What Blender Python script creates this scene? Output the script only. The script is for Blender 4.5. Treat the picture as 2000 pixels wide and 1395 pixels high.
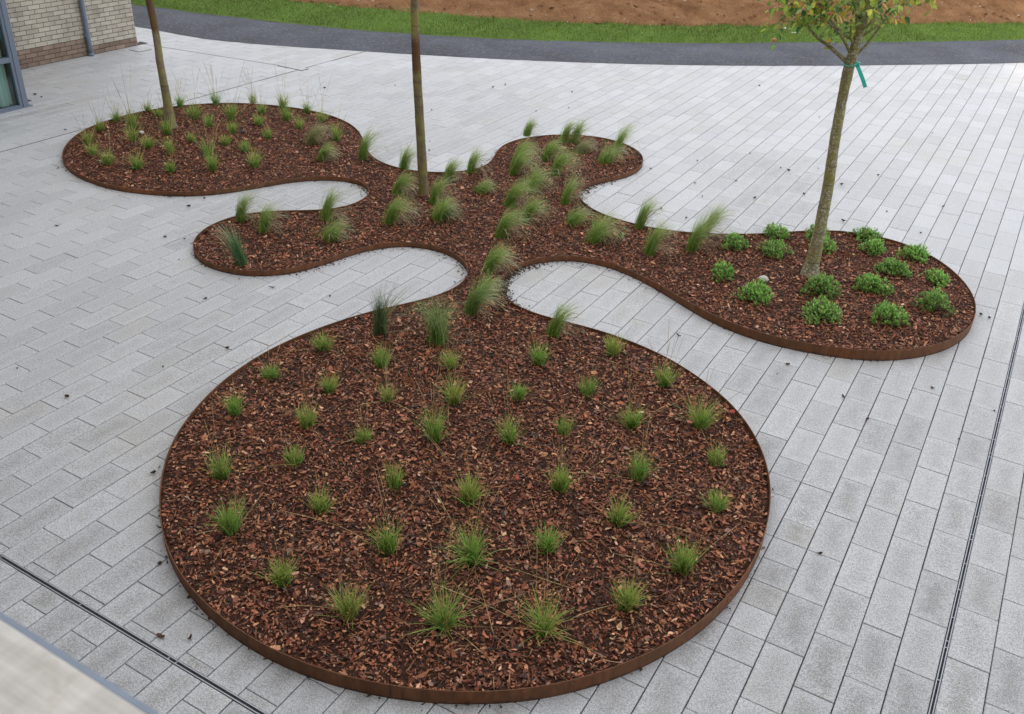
import bpy, math, random
import numpy as np
from mathutils import Vector, Matrix

# ------------------------------------------------------------------ scene, camera, light
sc = bpy.context.scene
for o in list(bpy.data.objects): bpy.data.objects.remove(o)
COL = sc.collection
RAD = math.radians
CAM_H = 4.2
cam_d = bpy.data.cameras.new("camera"); cam = bpy.data.objects.new("camera", cam_d); COL.objects.link(cam)
right = Vector((0.86193254, 0.50518391, 0.04314525)); down = Vector((0.28979276, -0.42103114, -0.85950738)); fwd = Vector((-0.41604381, 0.75334056, -0.50929908))
m = Matrix((( right.x, -down.x, -fwd.x, 0), (right.y, -down.y, -fwd.y, 0), (right.z, -down.z, -fwd.z, CAM_H), (0, 0, 0, 1)))
cam.matrix_world = m
cam_d.sensor_width = 36; cam_d.lens = 32.536; cam_d.clip_start = 0.02; cam_d.clip_end = 1500
cam_d.dof.use_dof = True; cam_d.dof.focus_distance = 8.0; cam_d.dof.aperture_fstop = 9.0
sc.camera = cam

SUN_EL, SUN_AZ = 24.0, 30.0        # elevation; heading the light travels to, degrees from +Y towards +X
ld = Vector((math.sin(RAD(SUN_AZ)) * math.cos(RAD(SUN_EL)), math.cos(RAD(SUN_AZ)) * math.cos(RAD(SUN_EL)), -math.sin(RAD(SUN_EL))))
sd = bpy.data.lights.new("sun", 'SUN'); sd.energy = 3.4; sd.angle = RAD(3); sd.color = (1.0, 0.84, 0.64)
so = bpy.data.objects.new("sun", sd); COL.objects.link(so)
so.rotation_euler = ld.to_track_quat('-Z', 'Y').to_euler(); so.location = (-20, -30, 40)
w = bpy.data.worlds.new("World"); sc.world = w; w.use_nodes = True
wn = w.node_tree.nodes; wl = w.node_tree.links
sky = wn.new('ShaderNodeTexSky'); sky.sky_type = 'NISHITA'; sky.sun_disc = False
sky.sun_elevation = RAD(SUN_EL); sky.sun_rotation = RAD(180 + SUN_AZ); sky.dust_density = 3.0; sky.air_density = 1.0; sky.ozone_density = 1.0
bg = wn['Background']; bg.inputs['Strength'].default_value = 0.15
# thin broken cloud over the blue
tc = wn.new('ShaderNodeTexCoord'); cn = wn.new('ShaderNodeTexNoise'); cn.inputs['Scale'].default_value = 2.2; cn.inputs['Detail'].default_value = 6; wl.new(tc.outputs['Generated'], cn.inputs['Vector'])
cr = wn.new('ShaderNodeValToRGB'); cr.color_ramp.elements[0].position = .30; cr.color_ramp.elements[0].color = (.55, .55, .55, 1); cr.color_ramp.elements[1].position = .62; cr.color_ramp.elements[1].color = (.92, .92, .92, 1)
wl.new(cn.outputs['Fac'], cr.inputs[0])
cm_ = wn.new('ShaderNodeMix'); cm_.data_type = 'RGBA'; cm_.inputs[7].default_value = (2.60, 2.57, 2.55, 1)
wl.new(cr.outputs[0], cm_.inputs[0]); wl.new(sky.outputs[0], cm_.inputs[6]); wl.new(cm_.outputs[2], bg.inputs[0])
sc.view_settings.view_transform = 'Standard'; sc.view_settings.look = 'None'; sc.view_settings.gamma = 1
sc.view_settings.exposure = 2.2
sc.render.engine = 'CYCLES'
sc.cycles.max_bounces = 6; sc.cycles.transparent_max_bounces = 8

# ------------------------------------------------------------------ measured plan (metres, x along the near drain, y along the paving rows)
RIM=[[-10.823,7.199],[-10.961,7.316],[-11.092,7.442],[-11.213,7.576],[-11.325,7.719],[-11.425,7.87],[-11.51,8.03],[-11.576,8.199],[-11.624,8.374],[-11.652,8.553],[-11.669,8.733],[-11.676,8.914],[-11.668,9.095],[-11.637,9.274],[-11.583,9.446],[-11.513,9.613],[-11.434,9.777],[-11.344,9.934],[-11.243,10.085],[-11.132,10.228],[-11.003,10.354],[-10.851,10.453],[-10.69,10.537],[-10.526,10.613],[-10.357,10.68],[-10.186,10.738],[-10.011,10.785],[-9.832,10.816],[-9.651,10.828],[-9.47,10.821],[-9.29,10.802],[-9.113,10.763],[-8.942,10.703],[-8.778,10.627],[-8.622,10.534],[-8.477,10.425],[-8.343,10.304],[-8.215,10.175],[-8.089,10.045],[-7.963,9.915],[-7.834,9.788],[-7.694,9.673],[-7.536,9.584],[-7.364,9.526],[-7.186,9.498],[-7.005,9.504],[-6.828,9.544],[-6.663,9.618],[-6.516,9.723],[-6.389,9.852],[-6.288,10.003],[-6.228,10.173],[-6.224,10.353],[-6.269,10.528],[-6.341,10.695],[-6.422,10.857],[-6.487,11.026],[-6.519,11.204],[-6.513,11.385],[-6.477,11.562],[-6.417,11.733],[-6.329,11.891],[-6.218,12.035],[-6.09,12.163],[-5.945,12.271],[-5.788,12.36],[-5.615,12.416],[-5.436,12.438],[-5.256,12.415],[-5.084,12.359],[-4.924,12.275],[-4.784,12.16],[-4.672,12.018],[-4.588,11.857],[-4.531,11.685],[-4.501,11.507],[-4.503,11.326],[-4.539,11.149],[-4.603,10.979],[-4.687,10.819],[-4.784,10.666],[-4.853,10.499],[-4.847,10.319],[-4.785,10.149],[-4.69,9.995],[-4.57,9.86],[-4.427,9.749],[-4.264,9.669],[-4.089,9.626],[-3.908,9.606],[-3.728,9.595],[-3.547,9.601],[-3.369,9.638],[-3.199,9.7],[-3.035,9.778],[-2.877,9.866],[-2.723,9.962],[-2.574,10.064],[-2.434,10.18],[-2.304,10.306],[-2.177,10.435],[-2.05,10.564],[-1.916,10.686],[-1.772,10.796],[-1.612,10.882],[-1.439,10.936],[-1.26,10.957],[-1.079,10.947],[-0.903,10.903],[-0.741,10.823],[-0.595,10.716],[-0.466,10.589],[-0.354,10.446],[-0.255,10.295],[-0.168,10.136],[-0.094,9.97],[-0.034,9.8],[0.006,9.623],[0.029,9.443],[0.037,9.262],[0.023,9.082],[-0.014,8.904],[-0.071,8.732],[-0.147,8.568],[-0.244,8.415],[-0.357,8.273],[-0.485,8.145],[-0.63,8.036],[-0.789,7.949],[-0.957,7.883],[-1.132,7.836],[-1.31,7.8],[-1.489,7.774],[-1.67,7.767],[-1.85,7.785],[-2.027,7.824],[-2.2,7.88],[-2.366,7.952],[-2.526,8.037],[-2.684,8.126],[-2.843,8.213],[-3.007,8.289],[-3.177,8.353],[-3.351,8.405],[-3.528,8.44],[-3.709,8.441],[-3.882,8.39],[-4.036,8.295],[-4.164,8.167],[-4.257,8.012],[-4.314,7.84],[-4.341,7.661],[-4.329,7.481],[-4.268,7.311],[-4.163,7.164],[-4.026,7.046],[-3.862,6.97],[-3.683,6.941],[-3.502,6.94],[-3.321,6.955],[-3.141,6.975],[-2.96,6.987],[-2.78,6.978],[-2.6,6.953],[-2.422,6.921],[-2.247,6.873],[-2.079,6.806],[-1.917,6.724],[-1.76,6.634],[-1.608,6.535],[-1.465,6.423],[-1.333,6.299],[-1.216,6.161],[-1.114,6.011],[-1.02,5.856],[-0.94,5.694],[-0.877,5.524],[-0.826,5.35],[-0.789,5.173],[-0.763,4.993],[-0.751,4.812],[-0.752,4.631],[-0.768,4.451],[-0.797,4.272],[-0.838,4.095],[-0.895,3.923],[-0.967,3.757],[-1.053,3.597],[-1.148,3.443],[-1.255,3.297],[-1.376,3.162],[-1.509,3.039],[-1.653,2.929],[-1.806,2.831],[-1.965,2.746],[-2.131,2.673],[-2.302,2.613],[-2.478,2.567],[-2.656,2.536],[-2.837,2.521],[-3.018,2.52],[-3.199,2.534],[-3.377,2.564],[-3.553,2.608],[-3.724,2.668],[-3.889,2.743],[-4.046,2.833],[-4.194,2.937],[-4.335,3.052],[-4.468,3.175],[-4.594,3.305],[-4.712,3.442],[-4.819,3.589],[-4.911,3.745],[-4.987,3.909],[-5.052,4.079],[-5.106,4.252],[-5.149,4.428],[-5.18,4.606],[-5.195,4.787],[-5.197,4.968],[-5.183,5.149],[-5.154,5.328],[-5.115,5.505],[-5.066,5.679],[-5.01,5.851],[-4.949,6.022],[-4.874,6.187],[-4.781,6.342],[-4.684,6.495],[-4.603,6.657],[-4.546,6.829],[-4.52,7.008],[-4.533,7.189],[-4.596,7.358],[-4.706,7.501],[-4.85,7.61],[-5.015,7.684],[-5.192,7.724],[-5.372,7.719],[-5.542,7.659],[-5.689,7.554],[-5.808,7.417],[-5.891,7.257],[-5.941,7.083],[-5.974,6.905],[-6.006,6.726],[-6.048,6.55],[-6.114,6.381],[-6.213,6.23],[-6.349,6.111],[-6.509,6.026],[-6.682,5.975],[-6.863,5.962],[-7.041,5.988],[-7.21,6.053],[-7.359,6.156],[-7.483,6.288],[-7.576,6.443],[-7.635,6.614],[-7.66,6.793],[-7.647,6.973],[-7.591,7.146],[-7.501,7.303],[-7.381,7.438],[-7.24,7.551],[-7.089,7.652],[-6.945,7.761],[-6.831,7.901],[-6.765,8.07],[-6.745,8.249],[-6.764,8.429],[-6.836,8.595],[-6.958,8.728],[-7.115,8.816],[-7.293,8.848],[-7.469,8.811],[-7.627,8.723],[-7.764,8.605],[-7.881,8.466],[-7.974,8.311],[-8.049,8.146],[-8.117,7.978],[-8.188,7.812],[-8.268,7.649],[-8.363,7.494],[-8.478,7.355],[-8.614,7.236],[-8.766,7.136],[-8.926,7.051],[-9.092,6.979],[-9.263,6.921],[-9.441,6.883],[-9.621,6.867],[-9.802,6.867],[-9.983,6.882],[-10.162,6.912],[-10.336,6.961],[-10.505,7.026],[-10.669,7.103]]
FT=[[-4.827,5.315,0.228,1],[-4.237,5.378,0.3,1],[-3.746,5.683,0.211,0],[-3.139,6.149,0.294,1],[-2.662,6.66,0.247,0],[-2.066,6.409,0.247,2],[-4.882,4.72,0.204,2],[-4.353,4.826,0.218,2],[-3.872,4.973,0.193,2],[-3.402,5.227,0.28,2],[-2.998,5.575,0.204,1],[-2.545,5.939,0.245,1],[-4.731,4.16,0.223,1],[-4.16,4.338,0.288,2],[-3.683,4.412,0.184,2],[-3.237,4.718,0.348,2],[-2.759,5.005,0.27,2],[-2.46,5.338,0.226,1],[-2.053,5.704,0.227,2],[-1.597,5.979,0.34,1],[-1.333,5.617,0.237,1],[-4.225,3.522,0.328,2],[-3.916,3.916,0.215,1],[-3.149,4.09,0.311,1],[-2.625,4.237,0.273,2],[-2.151,4.701,0.277,2],[-1.75,5.121,0.27,1],[-3.422,3.628,0.225,1],[-3.756,3.142,0.328,1],[-1.663,4.599,0.287,2],[-1.148,5.098,0.228,1],[-2.795,3.543,0.296,2],[-2.295,3.757,0.296,2],[-1.938,4.103,0.239,1],[-1.123,4.405,0.302,1],[-3.154,2.965,0.271,1],[-1.296,3.928,0.297,1],[-2.647,2.979,0.317,1],[-2.127,3.201,0.318,2],[-1.616,3.474,0.358,2]]
LT=[[-11.053,7.789,0.289,1],[-10.625,7.523,0.269,0],[-11.364,8.246,0.242,2],[-11.575,8.709,0.249,2],[-11.142,8.608,0.332,2],[-10.674,8.228,0.308,1],[-10.293,8.16,0.249,1],[-10.171,7.411,0.225,2],[-9.748,7.513,0.29,2],[-9.33,7.687,0.224,1],[-9.888,8.175,0.247,1],[-10.533,8.693,0.329,1],[-11.604,9.293,0.211,1],[-11.275,9.216,0.179,0],[-11.426,9.757,0.231,2],[-10.81,9.456,0.315,2],[-10.048,8.692,0.227,1],[-11.096,10.173,0.344,2],[-10.361,9.325,0.236,0],[-10.355,9.755,0.332,2],[-9.859,9.287,0.248,1],[-9.593,8.876,0.184,0],[-9.414,8.383,0.412,2],[-8.952,8.025,0.293,2],[-9.186,8.83,0.21,0],[-10.72,10.593,0.237,2],[-10.254,10.283,0.201,2],[-9.882,9.837,0.255,1],[-9.348,9.449,0.232,1],[-10.18,10.665,0.345,2],[-9.734,10.254,0.305,1],[-9.293,10.049,0.239,1],[-9.736,10.737,0.218,2],[-9.282,10.549,0.276,2],[-8.512,9.928,0.409,1],[-8.636,8.441,0.406,1]]
FG=[[-8.72,9.647,0.362,"pale"],[-8.14,9.183,0.279,"arch"],[-7.723,9.531,0.464,"sweep"],[-7.055,9.549,0.346,"sweep"],[-6.56,8.743,0.327,"arch"],[-6.086,7.953,0.384,"arch"],[-6.351,9.542,0.34,"sweep"],[-6.054,8.797,0.376,"sweep"],[-5.701,8.389,0.326,"droop"],[-6.271,9.969,0.36,"sweep"],[-5.784,9.458,0.2,"low"],[-6.469,11.812,0.289,"sweep"],[-5.986,10.679,0.37,"arch"],[-5.784,10.264,0.416,"arch"],[-5.722,11.044,0.345,"arch"],[-5.327,10.562,0.417,"arch"],[-5.887,11.896,0.361,"sweep"],[-5.756,11.968,0.376,"sweep"],[-5.458,11.61,0.249,"pale"],[-5.038,11.877,0.485,"sweep"],[-5.004,11.432,0.345,"wide"],[-5.302,9.864,0.403,"wide"],[-5.253,9.244,0.402,"arch"],[-4.748,9.746,0.394,"sweep"],[-4.858,8.93,0.366,"arch"],[-4.846,8.36,0.403,"arch"],[-4.386,9.235,0.265,"low"],[-3.932,8.895,0.44,"wide"],[-3.658,9.534,0.426,"sweep"],[-3.268,8.922,0.431,"sweep"],[-2.913,9.278,0.47,"sweep"],[-2.952,9.71,0.445,"lean"],[-4.476,7.517,0.334,"arch"],[-4.264,7.056,0.245,"wide"],[-4.122,6.624,0.41,"dark"],[-7.486,7.021,0.388,"sweep"],[-7.064,6.944,0.371,"sweep"],[-6.633,6.166,0.428,"backlean"],[-6.749,7.619,0.432,"sweep"],[-6.355,7.213,0.298,"wide"],[-4.599,5.832,0.479,"upright"],[-4.082,5.981,0.383,"hang"],[-3.27,6.678,0.379,"sweep"]]
SH=[[-2.564,9.668,0.337,0.156],[-2.232,10.221,0.323,0.168],[-2.119,9.738,0.345,0.154],[-1.843,10.486,0.3,0.178],[-1.692,10.191,0.316,0.155],[-1.331,10.818,0.326,0.148],[-1.191,10.475,0.293,0.164],[-0.751,10.562,0.348,0.152],[-0.887,9.985,0.357,0.166],[-0.993,9.428,0.397,0.153],[-0.432,10.018,0.297,0.127],[-0.361,9.281,0.341,0.217],[-2.406,8.834,0.293,0.166],[-1.944,8.511,0.363,0.178],[-1.419,9.038,0.382,0.197],[-1.271,8.45,0.371,0.19],[-0.702,8.743,0.361,0.188]]
LV=[[-4.61,17.24],[-3.16,15.86],[-1.41,16.14],[-3.5,13.23],[-4.01,12.41],[-3.71,11.52],[-3.28,11.94],[-2.94,12.87],[-2.81,12.82],[-2.49,13.19],[-2.87,11.46],[-2.37,12.0],[-1.71,13.42],[-2.05,12.7],[-1.9,12.45],[-3.72,10.37],[-3.45,11.1],[-3.35,10.27],[-1.71,11.36],[-1.32,12.03],[-0.83,11.55],[-0.74,12.67],[-4.42,11.69],[-10.55,12.09],[-9.74,12.98],[-8.4,12.15],[-8.36,13.96],[-7.05,13.16],[-8.28,14.25],[-7.51,10.82],[-7.28,10.47],[-7.13,14.59],[-6.72,13.67],[-4.7,10.3],[-1.34,7.28],[-0.12,7.83],[-0.75,7.23],[0.15,9.59],[0.39,7.75],[0.19,7.13],[-0.42,5.15],[-3.35,2.4],[-3.97,2.73],[-4.72,3.34],[-5.79,4.38],[-6.43,5.47],[-7.66,6.35],[-7.31,5.95],[-8.34,7.04],[-6.74,3.69],[-8.39,7.33],[-8.33,7.05],[-6.48,5.97],[-4.67,7.17],[-5.49,6.19],[-11.86,8.05],[-10.6,6.98],[-8.39,7.34],[-13.53,8.89]]
BIG=[[-3.5,2.32],[-6.05,3.64],[-5.57,4.9],[-7.87,6.27],[-9.03,5.79],[-6.08,6.02],[-1.31,7.5],[-0.5,6.99],[-2.33,7.43],[-13.73,8.92],[-8.75,7.13],[0.07,9.62]]
ML=[[-4.08,6.63],[-1.36,6.31],[-2.46,4.62],[-10.48,8.5],[-10.37,8.56],[-3.7,9.19],[-5.47,8.92],[-1.99,8.94],[-10.82,8.5],[-9.76,9.39],[-3.79,6.83]]
SP=[[-4.19,7.25],[-4.4,7.7],[-4.9,10.4],[-6.99,8.67],[-6.29,10.6],[-6.01,6.77],[-6.07,7.1],[-5.22,7.92],[-4.99,7.78],[-3.88,8.42],[-3.18,8.34]]
RN=[[-16.64,13.32],[-14.41,13.52],[-11.84,14.62],[-9.17,16.0],[-6.63,17.65],[-4.13,19.7],[-1.98,21.73],[-0.62,23.09]]
RF=[[-18.44,14.85],[-16.56,15.17],[-13.02,16.11],[-10.08,17.56],[-7.39,19.51],[-4.72,21.99],[-2.83,23.82],[-0.85,25.9]]
GF=[[-16.81,17.36],[-14.51,17.98],[-11.08,19.26],[-8.08,21.19],[-6.18,22.95],[-3.2,26.05],[-1.04,28.25]]
# ------------------------------------------------------------------ helpers
rng = np.random.default_rng(7)
def tag(o, label=None, cat=None, group=None, kind=None):
    if label: o['label'] = label
    if cat: o['category'] = cat
    if group: o['group'] = group
    if kind: o['kind'] = kind
    return o
def empty(name, loc, rz=0.0):
    o = bpy.data.objects.new(name, None); COL.objects.link(o); o.location = loc; o.rotation_euler = (0, 0, rz); o.empty_display_size = 0.1
    return o
def link(name, me, parent=None, loc=(0, 0, 0)):
    o = bpy.data.objects.new(name, me); COL.objects.link(o); o.parent = parent; o.location = loc
    return o
def raw_mesh(name, V, F, mat, color=None, uv=None, smooth=False):
    """V (N,3); F list of (M,k) index arrays; color (N,3) or (N,4) per vertex; uv (N,2) per vertex"""
    V = np.asarray(V, np.float32).reshape(-1, 3)
    F = [np.asarray(f, np.int32) for f in (F if isinstance(F, list) else [F]) if len(f)]
    me = bpy.data.meshes.new(name)
    loops = np.concatenate([f.ravel() for f in F]); tot = np.concatenate([np.full(len(f), f.shape[1], np.int32) for f in F])
    st = np.concatenate([[0], np.cumsum(tot)[:-1]]).astype(np.int32)
    me.vertices.add(len(V)); me.vertices.foreach_set('co', V.ravel())
    me.loops.add(len(loops)); me.loops.foreach_set('vertex_index', loops)
    me.polygons.add(len(tot)); me.polygons.foreach_set('loop_start', st)
    me.polygons.foreach_set('use_smooth', np.full(len(tot), smooth, bool))
    if color is not None:
        c = np.asarray(color, np.float32)
        if c.shape[1] == 3: c = np.c_[c, np.ones(len(c), np.float32)]
        a = me.color_attributes.new('tone', 'FLOAT_COLOR', 'POINT'); a.data.foreach_set('color', np.ascontiguousarray(c, np.float32).ravel())
    if uv is not None:
        l = me.uv_layers.new(name='UVMap'); l.data.foreach_set('uv', np.ascontiguousarray(np.asarray(uv, np.float32)[loops]).ravel())
    me.update(calc_edges=True); me.validate()
    me.materials.append(mat)
    return me
class MB:
    def __init__(s): s.v = []; s.f = {}; s.n = 0
    def add(s, V, F):
        V = np.asarray(V, float).reshape(-1, 3); s.v.append(V)
        for f in F: s.f.setdefault(len(f), []).append([i + s.n for i in f])
        s.n += len(V); return s
    def box(s, x0, x1, y0, y1, z0, z1, ch=0.0):
        if ch <= 0:
            V = [(x, y, z) for z in (z0, z1) for x, y in ((x0, y0), (x1, y0), (x1, y1), (x0, y1))]
            return s.add(V, [(3, 2, 1, 0), (4, 5, 6, 7), (0, 1, 5, 4), (1, 2, 6, 5), (2, 3, 7, 6), (3, 0, 4, 7)])
        bm = [(x0, y0, z0, 0), (x0, y0, z1 - ch, 0), (x0, y0, z1, ch)]
        V = []
        for z, i in ((z0, ch), (z0 + ch, 0), (z1 - ch, 0), (z1, ch)):
            V += [(x0 + i, y0 + i, z), (x1 - i, y0 + i, z), (x1 - i, y1 - i, z), (x0 + i, y1 - i, z)]
        F = [(3, 2, 1, 0), (12, 13, 14, 15)]
        for k in range(3):
            for j in range(4): F.append((4 * k + j, 4 * k + (j + 1) % 4, 4 * k + 4 + (j + 1) % 4, 4 * k + 4 + j))
        return s.add(V, F)
    def tube(s, P, R, n=10, cap=True):
        P = np.asarray(P, float); R = np.broadcast_to(np.asarray(R, float), (len(P),)) if np.ndim(R) < 2 else np.asarray(R)
        T = np.gradient(P, axis=0); T /= np.linalg.norm(T, axis=1)[:, None] + 1e-9
        ref = np.array([0, 0, 1.]) if abs(T[0][2]) < .9 else np.array([1., 0, 0])
        a = np.linspace(0, 2 * np.pi, n, endpoint=False); V = []
        for i, (p, t) in enumerate(zip(P, T)):
            u = np.cross(t, ref); u /= np.linalg.norm(u); v = np.cross(t, u)
            r = R[i] if np.ndim(R[i]) == 0 else R[i]
            V.append(p + np.outer(np.cos(a) * r, u) + np.outer(np.sin(a) * r, v))
        F = [(i * n + j, i * n + (j + 1) % n, (i + 1) * n + (j + 1) % n, (i + 1) * n + j) for i in range(len(P) - 1) for j in range(n)]
        if cap: F += [tuple(range(n))[::-1], tuple(range((len(P) - 1) * n, len(P) * n))]
        return s.add(np.concatenate(V), F)
    def mesh(s, name, mat, smooth=False, color=None):
        return raw_mesh(name, np.concatenate(s.v), [np.array(f) for f in s.f.values()], mat, color=color, smooth=smooth)
    def build(s, name, mat, parent=None, smooth=False, loc=(0, 0, 0)):
        return link(name, s.mesh(name, mat, smooth), parent, loc)
def inside(P, Q):
    x, y = P[:, 0], P[:, 1]; c = np.zeros(len(P), bool); n = len(Q)
    for i in range(n):
        x0, y0 = Q[i]; x1, y1 = Q[(i + 1) % n]
        if y0 == y1: continue
        m_ = ((y0 > y) != (y1 > y)); c ^= m_ & (x < (x1 - x0) * (y - y0) / (y1 - y0) + x0)
    return c
def edge_dist(P, Q):
    d = np.full(len(P), 1e9)
    for i in range(len(Q)):
        a = Q[i]; b = Q[(i + 1) % len(Q)] - a
        t = np.clip(((P - a) @ b) / (b @ b), 0, 1); d = np.minimum(d, np.hypot(*(P - a - t[:, None] * b).T))
    return d
def vnoise(x, y, s=1.0, seed=0):
    """cheap smooth 2-D value noise, -1..1"""
    r = np.random.default_rng(seed).random((64, 64)) * 2 - 1
    x = np.asarray(x) / s; y = np.asarray(y) / s; xi = np.floor(x).astype(int); yi = np.floor(y).astype(int)
    fx = x - xi; fy = y - yi; fx = fx * fx * (3 - 2 * fx); fy = fy * fy * (3 - 2 * fy)
    g = lambda a, b: r[a % 64, b % 64]
    return (g(xi, yi) * (1 - fx) + g(xi + 1, yi) * fx) * (1 - fy) + (g(xi, yi + 1) * (1 - fx) + g(xi + 1, yi + 1) * fx) * fy

# ------------------------------------------------------------------ materials
class NT:
    def __init__(s, name, rough=0.8, spec=0.3):
        s.m = bpy.data.materials.new(name); s.m.use_nodes = True; s.t = s.m.node_tree; s.b = s.t.nodes['Principled BSDF']
        s.b.inputs['Roughness'].default_value = rough; s.b.inputs['Specular IOR Level'].default_value = spec
    def n(s, typ, **kw):
        nd = s.t.nodes.new('ShaderNode' + typ)
        for k, v in kw.items():
            if k.startswith('i_'): nd.inputs[k[2:].replace('_', ' ')].default_value = v
            else: setattr(nd, k, v)
        return nd
    def l(s, a, b): s.t.links.new(a, b)
    def pos(s): return s.n('NewGeometry').outputs['Position']
    def noise(s, scale, detail=4, rough=.55, vec=None, dist=0.0):
        nd = s.n('TexNoise'); nd.inputs['Scale'].default_value = scale; nd.inputs['Detail'].default_value = detail; nd.inputs['Roughness'].default_value = rough; nd.inputs['Distortion'].default_value = dist
        s.l(vec if vec is not None else s.pos(), nd.inputs['Vector']); return nd.outputs['Fac']
    def ramp(s, fac, stops, interp='LINEAR'):
        nd = s.n('ValToRGB'); cr = nd.color_ramp; cr.interpolation = interp
        while len(cr.elements) < len(stops): cr.elements.new(.5)
        for e, (p_, c) in zip(cr.elements, stops):
            e.position = p_; e.color = (c, c, c, 1) if not hasattr(c, '__len__') else (*c, 1)
        s.l(fac, nd.inputs[0]); return nd.outputs[0]
    def mix(s, a, b, fac, mode='MIX'):
        nd = s.n('Mix', data_type='RGBA', blend_type=mode)
        for v, k in ((a, 6), (b, 7)):
            if hasattr(v, 'links'): s.l(v, nd.inputs[k])
            else: nd.inputs[k].default_value = (*v, 1) if hasattr(v, '__len__') else (v, v, v, 1)
        if hasattr(fac, 'links'): s.l(fac, nd.inputs[0])
        else: nd.inputs[0].default_value = fac
        return nd.outputs[2]
    def math(s, op, a, b=None, clamp=False):
        nd = s.n('Math', operation=op, use_clamp=clamp)
        for i, v in enumerate((a, b)):
            if v is None: continue
            if hasattr(v, 'links'): s.l(v, nd.inputs[i])
            else: nd.inputs[i].default_value = v
        return nd.outputs[0]
    def attr(s, name='tone'):
        return s.n('Attribute', attribute_name=name)
    def bump(s, h, strength=.3, dist=.01):
        nd = s.n('Bump'); nd.inputs['Strength'].default_value = strength; nd.inputs['Distance'].default_value = dist
        s.l(h, nd.inputs['Height']); s.l(nd.outputs[0], s.b.inputs['Normal'])
    def col(s, c):
        if hasattr(c, 'links'): s.l(c, s.b.inputs['Base Color'])
        else: s.b.inputs['Base Color'].default_value = (*c, 1)
        return s

# granite-faced concrete pavers
M = NT('granite_paver', .62, .5)
at = M.attr(); sep = M.n('SeparateColor'); M.l(at.outputs['Color'], sep.inputs[0])
rnd, warm, blot = sep.outputs[0], sep.outputs[1], sep.outputs[2]
uvn = M.n('UVMap'); su = M.n('SeparateXYZ'); M.l(uvn.outputs[0], su.inputs[0])
def cen(o):
    a = M.math('SUBTRACT', o, .5); a = M.math('ABSOLUTE', a); return M.math('SUBTRACT', .5, a)
e_ = M.math('MINIMUM', M.math('MULTIPLY', cen(su.outputs[0]), .47), M.math('MULTIPLY', cen(su.outputs[1]), .225))
# damp, dirty patch in the middle of a slab: more of the dark grains show there
mask = M.ramp(M.math('ADD', M.math('MULTIPLY', e_, 3.6), M.math('MULTIPLY', M.noise(8.5, 8, .80), 1.25)), [(.66, 0.0), (1.08, 1.0)])
mask = M.math('MULTIPLY', mask, blot)
g1 = M.noise(150, 2, .65); g2 = M.noise(60, 3, .6)
gg = M.math('SUBTRACT', g1, M.math('MULTIPLY', mask, .10)); gg = M.math('SUBTRACT', gg, M.math('MULTIPLY', blot, .022))
speck = M.ramp(gg, [(.34, (.20, .20, .20)), (.44, (.44, .44, .44)), (.53, (.60, .60, .605)), (.68, (.72, .72, .72))])
speck = M.mix(speck, M.ramp(g2, [(.36, .62), (.56, 1.08)]), M.math('ADD', M.math('MULTIPLY', blot, .35), .6, True), 'MULTIPLY')
base = M.mix(speck, (.61, .608, .61), .22)
tone = M.math('MULTIPLY_ADD', rnd, .12); tone.node.inputs[2].default_value = .80
base = M.mix(base, tone, 1.0, 'MULTIPLY')
base = M.mix(base, (1.0, .95, .86), M.math('MULTIPLY', warm, M.ramp(M.noise(1.3, 3), [(.40, .10), (.7, 1.0)])), 'MULTIPLY')
base = M.mix(base, (.86, .845, .81), mask, 'MULTIPLY')
base = M.mix(base, (.90, .895, .885), blot, 'MULTIPLY')
stain = M.ramp(M.noise(.45, 7, .70), [(.52, 0.0), (.70, .5)])
base = M.mix(base, (.86, .80, .70), stain, 'MULTIPLY')
spot = M.ramp(M.noise(3.1, 4, .6), [(.68, 0.0), (.76, .5)])
base = M.mix(base, (.62, .58, .50), spot, 'MULTIPLY')
M.col(base); M.bump(M.noise(220, 3), .25, .003)
M.l(M.ramp(mask, [(0, .60), (1, .50)]), M.b.inputs['Roughness'])
MAT_PAVER = M.m
def simple(name, c1, c2, scale, rough=.85, bump=.3, bd=.01, detail=5, spec=.2, ramp=(.35, .7)):
    M = NT(name, rough, spec); nz = M.noise(scale, detail, .6)
    M.col(M.ramp(nz, [(ramp[0], c1), (ramp[1], c2)]))
    if bump: M.bump(M.noise(scale * 3, 4), bump, bd)
    return M.m
MAT_SAND = simple('joint_sand', (.035, .033, .030), (.10, .095, .085), 30)
MAT_DARKJOINT = simple('dark_joint', (.05, .048, .045), (.12, .115, .105), 40)
# asphalt
M = NT('asphalt', .85, .3); a1 = M.noise(120, 3, .7); a2 = M.noise(.8, 5, .6)
c = M.ramp(a1, [(.35, (.030, .034, .046)), (.6, (.068, .075, .095)), (.75, (.20, .19, .18))])
c = M.mix(c, M.ramp(a2, [(.3, .70), (.7, 1.4)]), 1.0, 'MULTIPLY')
c = M.mix(c, (.30, .25, .19), M.ramp(M.noise(17, 5, .85), [(.52, 0.0), (.66, .55)]))
M.col(c); M.bump(a1, .5, .006); MAT_ROAD = M.m
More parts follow.
